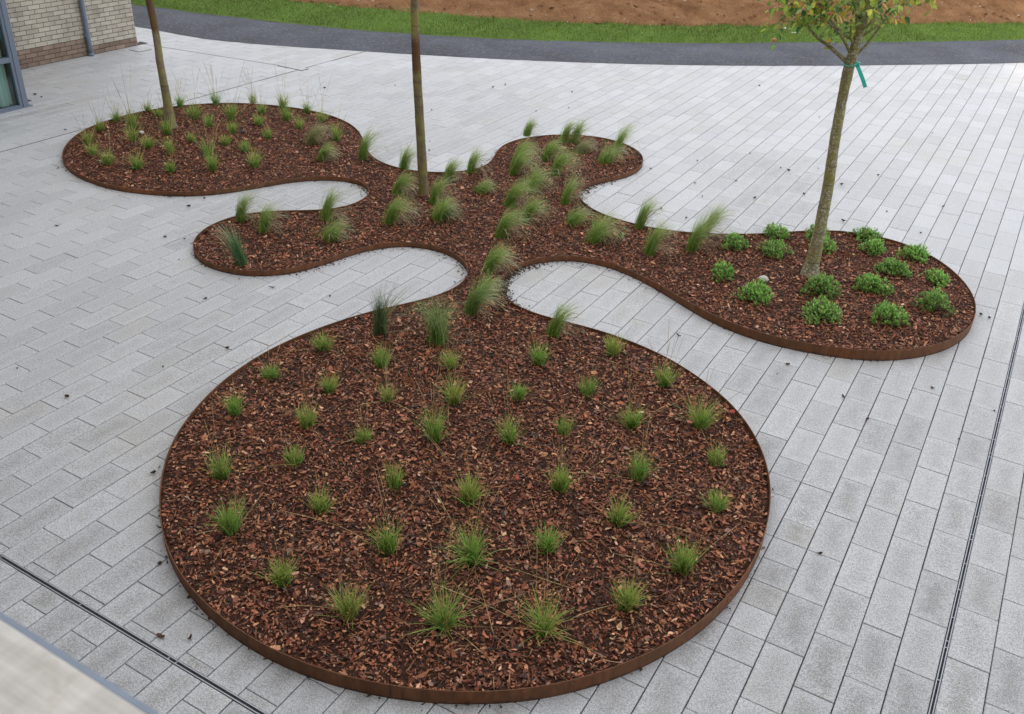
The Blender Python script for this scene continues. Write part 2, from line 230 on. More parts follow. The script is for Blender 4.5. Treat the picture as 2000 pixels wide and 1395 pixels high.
# corten steel
M = NT('corten_steel', .75, .3); P = M.pos()
mp = M.n('Mapping'); M.l(P, mp.inputs[0]); mp.inputs['Scale'].default_value = (1, 1, .25)
r1 = M.noise(22, 6, .65, mp.outputs[0]); r2 = M.noise(2.2, 4)
c = M.ramp(r1, [(.3, (.090, .039, .018)), (.5, (.125, .055, .025)), (.68, (.175, .078, .035))])
c = M.mix(c, (1.35, 1.05, .9), M.ramp(r2, [(.45, 0.0), (.7, .8)]), 'MULTIPLY')
c = M.mix(c, (.40, .20, .11), M.ramp(M.noise(9, 5, .8), [(.70, 0.0), (.76, .5)]))
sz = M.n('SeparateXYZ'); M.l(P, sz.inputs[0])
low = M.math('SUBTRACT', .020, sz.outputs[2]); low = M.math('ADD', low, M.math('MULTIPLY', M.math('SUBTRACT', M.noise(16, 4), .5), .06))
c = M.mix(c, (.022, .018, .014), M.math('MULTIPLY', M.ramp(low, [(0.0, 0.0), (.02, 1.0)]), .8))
M.col(c); M.bump(r1, .35, .003); MAT_CORTEN = M.m
# bark: colour comes from each chip
M = NT('bark_chips', .62, .35); at = M.attr(); nz = M.noise(160, 3, .6)
M.col(M.mix(at.outputs['Color'], M.ramp(nz, [(.3, .65), (.7, 1.25)]), 1.0, 'MULTIPLY')); M.bump(nz, .4, .003); MAT_BARK = M.m
M = NT('bark_bed', .9, .2); v = M.noise(70, 5, .7)
M.col(M.ramp(v, [(.35, (.022, .010, .007)), (.55, (.075, .031, .018)), (.7, (.17, .075, .045))])); M.bump(v, 1.0, .02); MAT_BARKBED = M.m
# leaves
def leafmat(name, rough=.55, trans=.35):
    M = NT(name, rough, .3); at = M.attr(); M.col(at.outputs['Color'])
    tr = M.n('BsdfTranslucent'); mx = M.n('MixShader'); mx.inputs[0].default_value = trans
    M.l(at.outputs['Color'], tr.inputs[0]); M.l(M.b.outputs[0], mx.inputs[1]); M.l(tr.outputs[0], mx.inputs[2])
    M.l(mx.outputs[0], M.t.nodes['Material Output'].inputs[0]); return M.m
MAT_LEAF = leafmat('plant_leaf'); MAT_STALK = leafmat('dry_stalk', .7, .2)
MAT_DEAD = simple('dead_leaf', (.030, .017, .011), (.12, .062, .036), 60, .7)
def flat(name, c, rough=.6, spec=.4, metal=0.0, k=.12, sc_=60):
    M = NT(name, rough, spec); M.b.inputs['Metallic'].default_value = metal
    nz = M.noise(sc_, 4, .6); M.col(M.ramp(nz, [(.3, tuple(x * (1 - k) for x in c)), (.7, tuple(x * (1 + k) for x in c))])); return M.m
MAT_STEEL = flat('galvanised_channel', (.34, .35, .38), .45, .5, .6)
MAT_BLACK = flat('slot_dark', (.012, .013, .022), .6)
MAT_FRAME = flat('powder_coated_frame', (.145, .175, .225), .42, .4, 0, .06, 8)
MAT_PIPE = flat('downpipe_paint', (.15, .18, .235), .38, .5, 0, .08, 12)
MAT_ZINC = flat('zinc_edge', (.20, .235, .29), .5, .4, .2, .08, 20)
# bark of the trees
def trunkmat(name, base, dark, lichen, band=None, lich=.5):
    M = NT(name, .85, .2); P = M.pos(); mp = M.n('Mapping'); M.l(P, mp.inputs[0]); mp.inputs['Scale'].default_value = (1, 1, .45)
    c = M.ramp(M.noise(38, 6, .7, mp.outputs[0]), [(.3, dark), (.62, base)])
    c = M.mix(c, lichen, M.math('MULTIPLY', M.ramp(M.noise(55, 3, .6), [(.54, 0.0), (.60, 1.0)]), lich))
    c = M.mix(c, (.27, .26, .045), M.ramp(M.noise(5, 4, .6), [(.42, 0.0), (.64, .7)]))
    mp2 = M.n('Mapping'); M.l(P, mp2.inputs[0]); mp2.inputs['Scale'].default_value = (.5, .5, 9)
    c = M.mix(c, dark, M.ramp(M.noise(3.2, 2, .4, mp2.outputs[0]), [(.62, 0.0), (.70, .7)]))
    if band:
        sz = M.n('SeparateXYZ'); M.l(P, sz.inputs[0])
        h = M.math('ADD', sz.outputs[2], M.math('MULTIPLY', M.noise(7, 4), .25))
        f = M.math('MULTIPLY', M.ramp(M.math('SUBTRACT', h, band[0]), [(0, 0.0), (.12, 1.0)]), M.ramp(M.math('SUBTRACT', band[1], h), [(0, 0.0), (.12, 1.0)]))
        c = M.mix(c, (.085, .032, .018), M.math('MULTIPLY', f, .8))
    M.col(c); M.bump(M.noise(60, 5, .7, mp.outputs[0]), .7, .012); return M.m
MAT_TRUNK_R = trunkmat('lichen_bark', (.31, .27, .16), (.14, .12, .075), (.58, .56, .48), None, .9)
MAT_TRUNK_M = trunkmat('smooth_bark', (.21, .165, .095), (.11, .085, .05), (.32, .29, .20), (1.60, 2.10), .25)
MAT_TRUNK_L = trunkmat('brown_bark', (.24, .19, .125), (.12, .09, .06), (.36, .32, .25), (1.42, 9.0), .25)
# brick
M = NT('buff_brick', .9, .15); P = M.pos(); s3 = M.n('SeparateXYZ'); M.l(P, s3.inputs[0])
cmb = M.n('CombineXYZ'); M.l(M.math('ADD', s3.outputs[0], s3.outputs[1]), cmb.inputs[0]); M.l(s3.outputs[2], cmb.inputs[1])
wob = M.n('VectorMath', operation='ADD'); M.l(cmb.outputs[0], wob.inputs[0])
wv = M.n('TexNoise'); wv.inputs['Scale'].default_value = 14; M.l(P, wv.inputs['Vector']); ws = M.n('VectorMath', operation='SCALE'); ws.inputs['Scale'].default_value = .006; M.l(wv.outputs['Color'], ws.inputs[0]); M.l(ws.outputs[0], wob.inputs[1])
def bricknode(c1, c2, mo):
    b = M.n('TexBrick', offset=.5); b.inputs['Scale'].default_value = 1; b.inputs['Brick Width'].default_value = .2285; b.inputs['Row Height'].default_value = .0762
    b.inputs['Mortar Size'].default_value = .0058; b.inputs['Mortar Smooth'].default_value = .25; b.inputs['Bias'].default_value = -.1
    b.inputs['Color1'].default_value = (*c1, 1); b.inputs['Color2'].default_value = (*c2, 1); b.inputs['Mortar'].default_value = (*mo, 1)
    M.l(wob.outputs[0], b.inputs['Vector']); return b
bA = bricknode((.40, .355, .29), (.54, .49, .40), (.14, .12, .10)); bB = bricknode((.21, .15, .115), (.32, .235, .18), (.08, .065, .052))
lim = M.math('ADD', .155, M.math('MULTIPLY', M.math('LESS_THAN', s3.outputs[1], 11.15), .152))
c = M.mix(bA.outputs[0], bB.outputs[0], M.math('LESS_THAN', s3.outputs[2], lim))
c = M.mix(c, M.ramp(M.noise(3.5, 5, .6), [(.3, .78), (.7, 1.12)]), 1.0, 'MULTIPLY')
c = M.mix(c, M.ramp(M.noise(120, 3, .6), [(.3, .85), (.7, 1.1)]), 1.0, 'MULTIPLY')
M.col(c); M.bump(M.math('SUBTRACT', M.math('MULTIPLY', M.noise(90, 3), .3), bA.outputs['Fac']), .8, .008); MAT_BRICK = M.m
MAT_RENDER = flat('pale_render', (.52, .50, .47), .9, .1)
M = NT('window_glass', .03, .5); M.col((.75, .85, .84)); M.b.inputs['Transmission Weight'].default_value = 1.0; M.b.inputs['IOR'].default_value = 1.25
tb = M.n('BsdfTransparent'); tb.inputs[0].default_value = (.78, .88, .86, 1); gb = M.n('BsdfGlossy'); gb.inputs['Roughness'].default_value = .02
fr = M.n('Fresnel'); fr.inputs[0].default_value = 1.5; mx = M.n('MixShader'); M.l(fr.outputs[0], mx.inputs[0]); M.l(tb.outputs[0], mx.inputs[1]); M.l(gb.outputs[0], mx.inputs[2]); M.l(mx.outputs[0], M.t.nodes['Material Output'].inputs[0])
MAT_GLASS = M.m
MAT_CURTAIN = flat('curtain_cloth', (.86, .90, .86), .9, .1, 0, .05, 4)
MAT_ROOM = flat('room_interior', (.16, .15, .13), .9, .1)
# soil bank
M = NT('bare_soil', .95, .1); s1 = M.noise(2.2, 8, .7); s2 = M.noise(28, 6, .75)
c = M.ramp(s1, [(.3, (.20, .095, .042)), (.55, (.34, .175, .082)), (.75, (.46, .26, .13))])
c = M.mix(c, M.ramp(s2, [(.3, .55), (.7, 1.35)]), 1.0, 'MULTIPLY'); M.col(c); M.bump(s2, 1.0, .08); MAT_SOIL = M.m
M = NT('turf', .9, .1); t1 = M.noise(60, 4, .7); t2 = M.noise(1.1, 5)
c = M.ramp(t1, [(.3, (.06, .10, .018)), (.55, (.12, .19, .035)), (.75, (.22, .27, .07))])
c = M.mix(c, M.ramp(t2, [(.3, .8), (.7, 1.25)]), 1.0, 'MULTIPLY'); M.col(c); M.bump(t1, 1.0, .03); MAT_TURF = M.m
MAT_STONE = flat('pale_stone', (.50, .48, .43), .8, .2, 0, .25, 30)
MAT_DSTONE = flat('dark_stone', (.05, .055, .06), .6)
# weathered timber ledge
M = NT('weathered_timber', .85, .15); P = M.pos(); mp = M.n('Mapping'); M.l(P, mp.inputs[0]); mp.inputs['Scale'].default_value = (5, 70, 20); mp.inputs['Rotation'].default_value = (0, 0, RAD(2))
mq = M.n('Mapping'); M.l(P, mq.inputs[0]); mq.inputs['Scale'].default_value = (45, 6, 10)
g = M.noise(1.0, 6, .6, mp.outputs[0]); g_ = M.noise(1.0, 4, .6, mq.outputs[0])
c = M.ramp(g, [(.3, (.42, .395, .355)), (.55, (.56, .53, .485)), (.75, (.66, .635, .59))])
c = M.mix(c, M.ramp(g_, [(.35, .88), (.65, 1.06)]), 1.0, 'MULTIPLY')
c = M.mix(c, (.34, .28, .17), M.ramp(M.noise(16, 4, .7), [(.58, 0.0), (.75, .55)]))
c = M.mix(c, (.18, .15, .12), M.ramp(M.noise(24, 2, .5), [(.67, 0.0), (.73, .75)]))
M.col(c); M.bump(g, .4, .002); MAT_LEDGE = M.m

# ------------------------------------------------------------------ ground sheets
def sheet(name, pts, z, mat, kind='structure', th=0.0):
    V = [(x, y, z) for x, y in pts]; F = [tuple(range(len(pts)))]
    o = MB().add(V, F).build(name, mat); tag(o, kind=kind); return o
sheet('ground', [(-400, -400), (400, -400), (400, 500), (-400, 500)], -.08, MAT_DARKJOINT)
sheet('joint_bed', [(-25, -4), (8, -4), (8, 34), (-25, 34)], -.014, MAT_SAND)

H = CAM_H
# paving rows (measured row lines) and half-bond joints
ui = [0, 1, 2, 10, 11, 12, 13, 14, 15, 22, 23, 24, 25, 26, 33, 34, 53]
uu = [.0468, -.0090, -.0643, -.5108, -.5665, -.6209, -.6764, -.7316, -.7858, -1.1600, -1.2113, -1.2640, -1.3170, -1.3705, -1.7339, -1.7866, -2.7897]
def rowu(i):
    if i <= 0: return .0468 + (-i) * .0560
    if i >= 53: return -2.7897 - (i - 53) * .0528
    return float(np.interp(i, ui, uu))
RN = np.array(RN); RF = np.array(RF); GF = np.array(GF); RIMP = np.array(RIM)
def extend(P, a, b): return np.vstack([a, P, b])
RNx = extend(RN, [(-26, 12.9), (-20, 13.0)], [(1.6, 25.6), (5.0, 30.0), (9, 36), (14, 45)])
RFx = extend(RF, [(-26, 14.3), (-21, 14.45)], [(1.4, 28.6), (4.5, 33.0), (8, 39), (13, 48)])
GFx = extend(GF, [(-26, 16.6), (-20, 16.8)], [(1.0, 30.8), (4.0, 35.3), (7, 41), (12, 50)])
def catmull(P, k=8):
    P = np.asarray(P, float); Q = np.vstack([2 * P[0] - P[1], P, 2 * P[-1] - P[-2]]); out = []
    for i in range(1, len(Q) - 2):
        for t in np.linspace(0, 1, k, endpoint=False):
            a, b, c, d = Q[i - 1:i + 3]; out.append(.5 * ((2 * b) + (-a + c) * t + (2 * a - 5 * b + 4 * c - d) * t * t + (-a + 3 * b - 3 * c + d) * t ** 3))
    out.append(P[-1]); return np.array(out)
RNc, RFc, GFc = catmull(RNx), catmull(RFx), catmull(GFx)
V = []; UV = []; C = []; T = []; LB = .1125 * H
rp = np.random.default_rng(3)
y_road = lambda x: np.interp(x, RNc[:, 0], RNc[:, 1])
def slab(x0, x1, y0, y1):
    g = .0019; ch = .0035
    if y1 - y0 < .05: return
    cx = (x0 + x1) / 2; cy = (y0 + y1) / 2
    if x1 < -15.2 and cy < 12.3: return
    if x1 < -13.2 and cy < 8.5: return
    if y0 > y_road(cx) + .6: return
    if inside(np.array([[cx, cy]]), RIMP)[0] and edge_dist(np.array([[cx, cy]]), RIMP)[0] > .32: return      # no slabs under the bed
    gx = .0029 * rp.uniform(.85, 1.4)
    x0 += gx; x1 -= gx; y0 += g; y1 -= g
    z = rp.normal(0, .0009); tx, ty = rp.normal(0, .0016, 2)
    r_, w_, b_ = rp.random(), rp.random() ** 3, rp.random()
    near = np.clip(1.15 - np.hypot(cx - 1.0, cy - 1.5) / 9.5, 0, 1)      # the wetter end of the yard by the building
    near = max(near, .75 * np.clip(vnoise(cx, cy, 2.6, 5) * 1.3 - .35, 0, 1))
    b_ = np.clip(near * (.45 + .7 * b_) , 0, 1)
    yellow = 1.0 if rp.random() < .006 else 0.0
    for zz, i in ((0, ch), (-ch, 0), (-.03, 0)):
        for ux, uy, X, Y in ((0, 0, x0 + i, y0 + i), (0, 1, x1 - i, y0 + i), (1, 1, x1 - i, y1 - i), (1, 0, x0 + i, y1 - i)):
            V.append((X, Y, zz + z + tx * (X - cx) + ty * (Y - cy))); UV.append((ux, uy)); C.append((r_, max(w_ * .5, yellow), b_))
for i in range(-5, 80):
    if i >= 0: x1 = rowu(i); x0 = rowu(i + 1)
    # row i lies between line i and line i+1; rows right of the slot drain are negative
    else: x0 = (.1077 + (-i - 1) * .0563) * H / H; x1 = x0 + .0563
    xs0, xs1 = x0 * H, x1 * H
    ph = (1.733 if (i % 2 == 1) == (i >= 0) else 1.6768) * H       # half bond: alternate rows shift by half a slab
    k0 = int((-3 - ph) / LB) - 1
    for k in range(k0, k0 + 90):
        y0 = ph + k * LB; y1 = y0 + LB
        if y0 > 36: break
        yd0, yd1 = .5296 * H, .5368 * H                    # near slot drain cuts the rows
        if y0 < yd0 < y1 or y0 < yd1 < y1:
            slab(xs0, xs1, y0, min(y1, yd0)); slab(xs0, xs1, max(y0, yd1), y1)
        elif (i == 3 and .88 * H < y0 < 1.27 * H) or (i == 4 and (1.27 * H < y0 < 1.44 * H or .80 * H < y0 < .93 * H)):   # cut pieces against the curve
            slab(xs0, xs1, y0, (y0 + y1) / 2); slab(xs0, xs1, (y0 + y1) / 2, y1)
        else: slab(xs0, xs1, y0, y1)
# the row between line 0 and the drain
for k in range(-40, 40):
    y0 = 1.733 * H + k * LB
    slab(.0468 * H, .1010 * H, y0, y0 + LB)
V = np.array(V); n = len(V) // 12; idx = np.arange(n)[:, None] * 12
F = [idx + np.array([[0, 1, 2, 3]])]
for a in (0, 4):
    for j in range(4): F.append(idx + np.array([[a + j, a + 4 + j, a + 4 + (j + 1) % 4, a + (j + 1) % 4]]))
F = np.concatenate(F)
pav = link('paving', raw_mesh('paving', V, [F], MAT_PAVER, color=np.array(C), uv=np.array(UV))); tag(pav, kind='structure')

# long joints of the paving and the cover plates by the building
mj = MB().box(-2.7897 * H - .006, -2.7897 * H + .006, 2.0, 24, -.01, .0035)
a = np.array((-15.27, 12.36)); b = np.array((-11.6, 12.86)); d = (b - a) / np.linalg.norm(b - a); nn = np.array((-d[1], d[0])) * .007
mj.add([(*(a - nn), .003), (*(b - nn), .003), (*(b + nn), .003), (*(a + nn), .003)], [(0, 1, 2, 3)])
tag(mj.build('movement_joint', MAT_DARKJOINT), kind='structure')
def cover(x0, x1, y0, y1, label):
    t = tag(empty('access_cover', ((x0 + x1) / 2, (y0 + y1) / 2, 0)), label, 'access cover', 'access covers set in the paving')
    cx, cy = (x0 + x1) / 2, (y0 + y1) / 2; hx, hy = (x1 - x0) / 2, (y1 - y0) / 2
    MB().box(-hx, hx, -hy, hy, -.01, .004).build('frame', MAT_DARKJOINT, t)
    lm = MB().box(-hx + .014, hx - .014, -hy + .014, hy - .014, .0, .008).mesh('lid', MAT_PAVER)
    n_ = len(lm.vertices); at_ = lm.color_attributes.new('tone', 'FLOAT_COLOR', 'POINT'); at_.data.foreach_set('color', np.tile([.3, .2, 0, 1], n_).astype(np.float32)); lm.uv_layers.new(name='UVMap')
    link('lid', lm, t)
cover(-15.08, -14.80, 11.86, 12.16, 'small square access cover in the paving by the brick wall corner')
cover(-12.20, -11.62, 12.74, 12.93, 'long narrow access cover in pale paving beyond the oval bed')

# slot drains
def drain(name, along, a0, a1, c0, c1, step, label, z=0.0):
    t = empty(name, (0, 0, 0)); tag(t, label, 'drain', 'slot drains in the paving')
    def bx(m_, l0, l1, w0, w1, z0, z1):
        if along == 'y': m_.box(w0, w1, l0, l1, z0, z1)
        else: m_.box(l0, l1, w0, w1, z0, z1)
    ch = MB(); bx(ch, a0, a1, c0 + .0058, c1 - .0058, -.10, -.035); ch.build('channel', MAT_BLACK, t)
    for k_, (q0, q1) in enumerate(((c0, c0 + .0058), (c1 - .0058, c1))):
        fl = MB(); bx(fl, a0, a1, q0, q1, -.09, .0025); fl.build('flange', MAT_STEEL, t)
    x = a0 + .1; j = 0; m0 = None
    while x < a1:
        for dx_ in ((0, .06) if j % 4 == 1 else (0,)):
            if m0 is None:
                br = MB(); bx(br, -.0035, .0035, -(c1 - c0) / 2 + .0058, (c1 - c0) / 2 - .0058, -.02, -.001); m0 = br.mesh('cross_bar', MAT_STEEL)
            cc = (c0 + c1) / 2; link('cross_bar', m0, t, (cc, x + dx_, 0) if along == 'y' else (x + dx_, cc, 0))
        x += step; j += 1
    return t
drain('slot_drain', 'y', .5 * H, 22.6, .1015 * H, .1073 * H, .2835, 'long slot drain in the paving running up the right side')
drain('slot_drain', 'x', -13.2, .095 * H, .5300 * H, .5366 * H, .75, 'slot drain crossing the paving in front of the pale ledge')

# ------------------------------------------------------------------ road, turf, soil bank
def strip(name, A, B, zfun, mat, nx=6, n=160, jit=0.0):
    sA = np.linspace(0, 1, n)
    def rs(P):
        s_ = np.r_[0, np.cumsum(np.hypot(*np.diff(P, axis=0).T))]; s_ /= s_[-1]; return np.c_[np.interp(sA, s_, P[:, 0]), np.interp(sA, s_, P[:, 1])]
    A, B = rs(A), rs(B); t = np.linspace(0, 1, nx + 1)
    G = A[:, None] * (1 - t)[None, :, None] + B[:, None] * t[None, :, None]
    Z = zfun(G[..., 0], G[..., 1], np.broadcast_to(t, G.shape[:2]))
    Vv = np.concatenate([G, Z[..., None]], -1).reshape(-1, 3); i = np.arange(n - 1)[:, None] * (nx + 1) + np.arange(nx)[None]
    Ff = np.stack([i, i + nx + 1, i + nx + 2, i + 1], -1).reshape(-1, 4)
    return raw_mesh(name, Vv, [Ff], mat, smooth=True), Vv
wobble = lambda P, a_, s_, sd_: P + np.c_[vnoise(P[:, 0] * 3, P[:, 1] * 3, s_, sd_), vnoise(P[:, 0] * 3, P[:, 1] * 3, s_, sd_ + 1)] * a_
def dense(P, k): 
    s_ = np.r_[0, np.cumsum(np.hypot(*np.diff(P, axis=0).T))]; q = np.linspace(0, s_[-1], k); return np.c_[np.interp(q, s_, P[:, 0]), np.interp(q, s_, P[:, 1])]
me, _ = strip('road', RNc, RFc + [0, .1], lambda x, y, t: .004 + .03 * np.sin(t * np.pi) + 0 * x, MAT_ROAD, 8, 260)
tag(link('road', me), kind='structure')
GA = wobble(dense(RFc, 700), .05, .5, 11); GB = wobble(dense(GFc, 700), .12, .8, 15)
turf_z = lambda x, y, t: .035 + .05 * t * t + .012 * vnoise(x, y, .5, 4) - .03 * (t < .01)
me, tv = strip('turf', GA, GB + (GFc[-1] - RFc[-1]) * 0 + [-.05, .12], turf_z, MAT_TURF, 10, 700)
tag(link('turf', me), kind='structure')
# turf blades
nb = 70000
r2 = np.random.default_rng(21); ti = r2.integers(0, 699, nb); tt = r2.random(nb)
Pa = GA[ti] * (1 - tt)[:, None] + GB[ti] * tt[:, None] + r2.normal(0, .05, (nb, 2))
keep = (Pa[:, 0] > -19) & (Pa[:, 0] < 4) & (tt > .01); Pa = Pa[keep]; tt = tt[keep]; nb = len(Pa)
z0 = .035 + .05 * tt * tt + .012 * vnoise(Pa[:, 0], Pa[:, 1], .5, 4)
an = r2.random(nb) * 6.283; hh = r2.uniform(.025, .06, nb); wd = r2.uniform(.006, .011, nb)
dx = np.c_[np.cos(an), np.sin(an)] * wd[:, None]; tip = np.c_[Pa + r2.normal(0, .015, (nb, 2)), z0 + hh]
Vb = np.stack([np.c_[Pa - dx, z0 - .005], np.c_[Pa + dx, z0 - .005], tip], 1).reshape(-1, 3)
cg = np.array([.12, .20, .035]) * (1 + .35 * vnoise(Pa[:, 0], Pa[:, 1], 1.4, 9)[:, None]) * r2.uniform(.6, 1.6, (nb, 1)) + r2.random((nb, 1)) ** 4 * np.array([.12, .1, .03])
bl = link('turf_blades', raw_mesh('turf_blades', Vb, [np.arange(nb * 3).reshape(-1, 3)], MAT_LEAF, color=np.repeat(cg, 3, 0))); tag(bl, 'short mown green turf strip between the dark path and the soil bank', 'grass', kind='stuff')
# soil bank: rises behind the turf
def bank_z(x, y, t):
    d_ = t * 26.0
    up = 1.9 * (1 - np.exp(-np.clip(d_, 0, None) / 5.5)) + .02 * d_
    rough = .10 * vnoise(x, y, 1.1, 31) + .05 * vnoise(x, y, .42, 32) + .035 * vnoise(x, y, .17, 33)
    return .05 + up + rough * np.clip(d_ / .4, .3, 1)
GB2 = dense(GFc, 520); nrm = np.gradient(GB2, axis=0); nrm = np.c_[-nrm[:, 1], nrm[:, 0]]; nrm /= np.linalg.norm(nrm, axis=1)[:, None]
t_ = np.r_[np.linspace(0, .35, 110), np.linspace(.36, 1, 40)]
G = GB2[:, None] + nrm[:, None] * (t_[None, :, None] * 26 - .25)
Z = bank_z(G[..., 0], G[..., 1], np.broadcast_to(t_, G.shape[:2]))
nx = len(t_); i = np.arange(len(GB2) - 1)[:, None] * nx + np.arange(nx - 1)[None]
tag(link('soil_bank', raw_mesh('soil_bank', np.concatenate([G, Z[..., None]], -1).reshape(-1, 3), [np.stack([i, i + nx, i + nx + 1, i + 1], -1).reshape(-1, 4)], MAT_SOIL, smooth=True)), kind='structure')
# clods and flints strewn over the bank
ICO = np.array([[0, 0, 1], [.894, 0, .447], [.276, .851, .447], [-.724, .526, .447], [-.724, -.526, .447], [.276, -.851, .447], [.724, .526, -.447], [-.276, .851, -.447], [-.894, 0, -.447], [-.276, -.851, -.447], [.724, -.526, -.447], [0, 0, -1]])
ICF = np.array([[0, 1, 2], [0, 2, 3], [0, 3, 4], [0, 4, 5], [0, 5, 1], [1, 6, 2], [2, 7, 3], [3, 8, 4], [4, 9, 5], [5, 10, 1], [2, 6, 7], [3, 7, 8], [4, 8, 9], [5, 9, 10], [1, 10, 6], [6, 11, 7], [7, 11, 8], [8, 11, 9], [9, 11, 10], [10, 11, 6]])
def pebbles(name, P, size, mat, rs, squash=.7, color=None):
    n_ = len(P); s_ = np.asarray(size).reshape(-1, 1, 1) * rs.uniform(.7, 1.3, (n_, 12, 1)) * np.array([1, 1, squash]) * rs.uniform(.6, 1.3, (n_, 1, 3))
    Vp = ICO[None] * s_ + np.asarray(P)[:, None]; Fp = (ICF[None] + np.arange(n_)[:, None, None] * 12).reshape(-1, 3)
    return raw_mesh(name, Vp.reshape(-1, 3), [Fp], mat, color=None if color is None else np.repeat(color, 12, 0))
def on_bank(k, tmax, rs):
    gi = rs.integers(40, 480, k); tb = rs.random(k) ** 1.3 * tmax; q = GB2[gi] + nrm[gi] * (tb[:, None] * 26 - .25) + rs.normal(0, .04, (k, 2))
    return np.c_[q, bank_z(q[:, 0], q[:, 1], tb)]
r3 = np.random.default_rng(5)
P3 = on_bank(9000, .5, r3); cl = link('soil_clods', pebbles('soil_clods', P3, r3.lognormal(-3.9, .5, len(P3)), MAT_SOIL, r3)); tag(cl, 'reddish clods of earth on the bare soil bank', 'soil', kind='stuff')
P3 = on_bank(1500, .5, r3); cl = link('bank_pebbles', pebbles('bank_pebbles', P3, r3.lognormal(-4.0, .45, len(P3)), MAT_STONE, r3, .5)); tag(cl, 'pale flint pebbles scattered on the soil bank', 'pebbles', kind='stuff')

# ------------------------------------------------------------------ planting bed
def arc(P): return np.r_[0, np.cumsum(np.hypot(*np.diff(np.vstack([P, P[:1]]), axis=0).T))]
sm = arc(RIMP); q = np.linspace(0, sm[-1], 900, endpoint=False); RQ = np.vstack([RIMP, RIMP[:1]])
RIMD = np.c_[np.interp(q, sm, RQ[:, 0]), np.interp(q, sm, RQ[:, 1])]
kk = np.exp(-.5 * (np.arange(-9, 10) / 3.5) ** 2); kk /= kk.sum()
RIMD = np.stack([np.convolve(np.r_[RIMD[-9:, j], RIMD[:, j], RIMD[:9, j]], kk, 'valid') for j in (0, 1)], 1)
tg = np.roll(RIMD, -1, 0) - np.roll(RIMD, 1, 0); tg /= np.linalg.norm(tg, axis=1)[:, None]; no = np.c_[tg[:, 1], -tg[:, 0]]
if inside((RIMD[:1] + no[:1] * .05), RIMD)[0]: no = -no      # no = outward
def rim_h(x, y): return np.interp(np.asarray(x) - .45 * np.asarray(y), [-12, -9, -6.7, -4.4, -3], [.058, .062, .070, .108, .105])     # the paving falls away under the near and right parts
TH = .007; NR = len(RIMD); zt = rim_h(RIMD[:, 0], RIMD[:, 1]) + .0025 * vnoise(RIMD[:, 0], RIMD[:, 1], .8, 2)
prof = [(0, -.03), (0, None), (-.0015, 'c'), (-TH + .0015, 'c'), (-TH, None), (-TH, .004)]
Vr = []
for off, z in prof:
    zz = zt - .0015 if z is None else (zt if z == 'c' else np.full(NR, z)); Vr.append(np.c_[RIMD + no * off, zz])
Vr = np.concatenate(Vr); j = np.arange(NR); j2 = (j + 1) % NR
Fr = np.concatenate([np.stack([a_ * NR + j, a_ * NR + j2, (a_ + 1) * NR + j2, (a_ + 1) * NR + j], 1) for a_ in range(len(prof) - 1)])
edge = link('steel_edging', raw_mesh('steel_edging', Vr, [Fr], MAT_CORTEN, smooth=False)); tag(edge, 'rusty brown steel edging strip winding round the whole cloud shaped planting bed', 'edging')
for k_ in (40, 130, 225, 330, 352, 372, 395, 441, 500, 548, 610, 655, 700, 760, 830, 872):
    p_ = RIMD[k_]; n_ = no[k_]; t = tg[k_]
    bb = MB(); ang = np.linspace(0, 2 * np.pi, 9)[:-1]
    ring = lambda r_, o_: [(p_[0] + n_[0] * o_ + t[0] * r_ * math.cos(a_), p_[1] + n_[1] * o_ + t[1] * r_ * math.cos(a_), .55 * zt[k_] + r_ * math.sin(a_)) for a_ in ang]
    bb.add(ring(.009, .0) + ring(.008, .004) + ring(.004, .006), [(i_, (i_ + 1) % 8, 8 + (i_ + 1) % 8, 8 + i_) for i_ in range(8)] + [(8 + i_, 8 + (i_ + 1) % 8, 16 + (i_ + 1) % 8, 16 + i_) for i_ in range(8)] + [tuple(range(16, 24))])
    bb.build('bolt_head', MAT_CORTEN, edge)
for k_ in (90, 290, 462, 585, 720, 850):
    p_ = RIMD[k_]; n_ = no[k_]; t = tg[k_]; q0, q1 = p_ - t * .002, p_ + t * .002
    sj = MB().add([(*(q0 + n_ * .0015), .0), (*(q1 + n_ * .0015), .0), (*(q1 + n_ * .0015), zt[k_] - .001), (*(q0 + n_ * .0015), zt[k_] - .001), (*(q0 - n_ * .004), .0), (*(q1 - n_ * .004), .0), (*(q1 - n_ * .004), zt[k_] - .001), (*(q0 - n_ * .004), zt[k_] - .001)], [(0, 1, 2, 3), (1, 5, 6, 2), (4, 0, 3, 7)])
    sj.build('plate_seam', MAT_BLACK, edge)

def bed_z(x, y): return np.maximum(rim_h(x, y) - .020 + .008 * vnoise(x, y, .55, 41) + .005 * vnoise(x, y, .2, 42), .030)
INN = RIMD - no * (TH + .001)
gx, gy = np.meshgrid(np.arange(-11.7, 2.7, .06), np.arange(0, 12.4, .06)); GP = np.c_[gx.ravel(), gy.ravel()]; ins = inside(GP, INN).reshape(gx.shape)
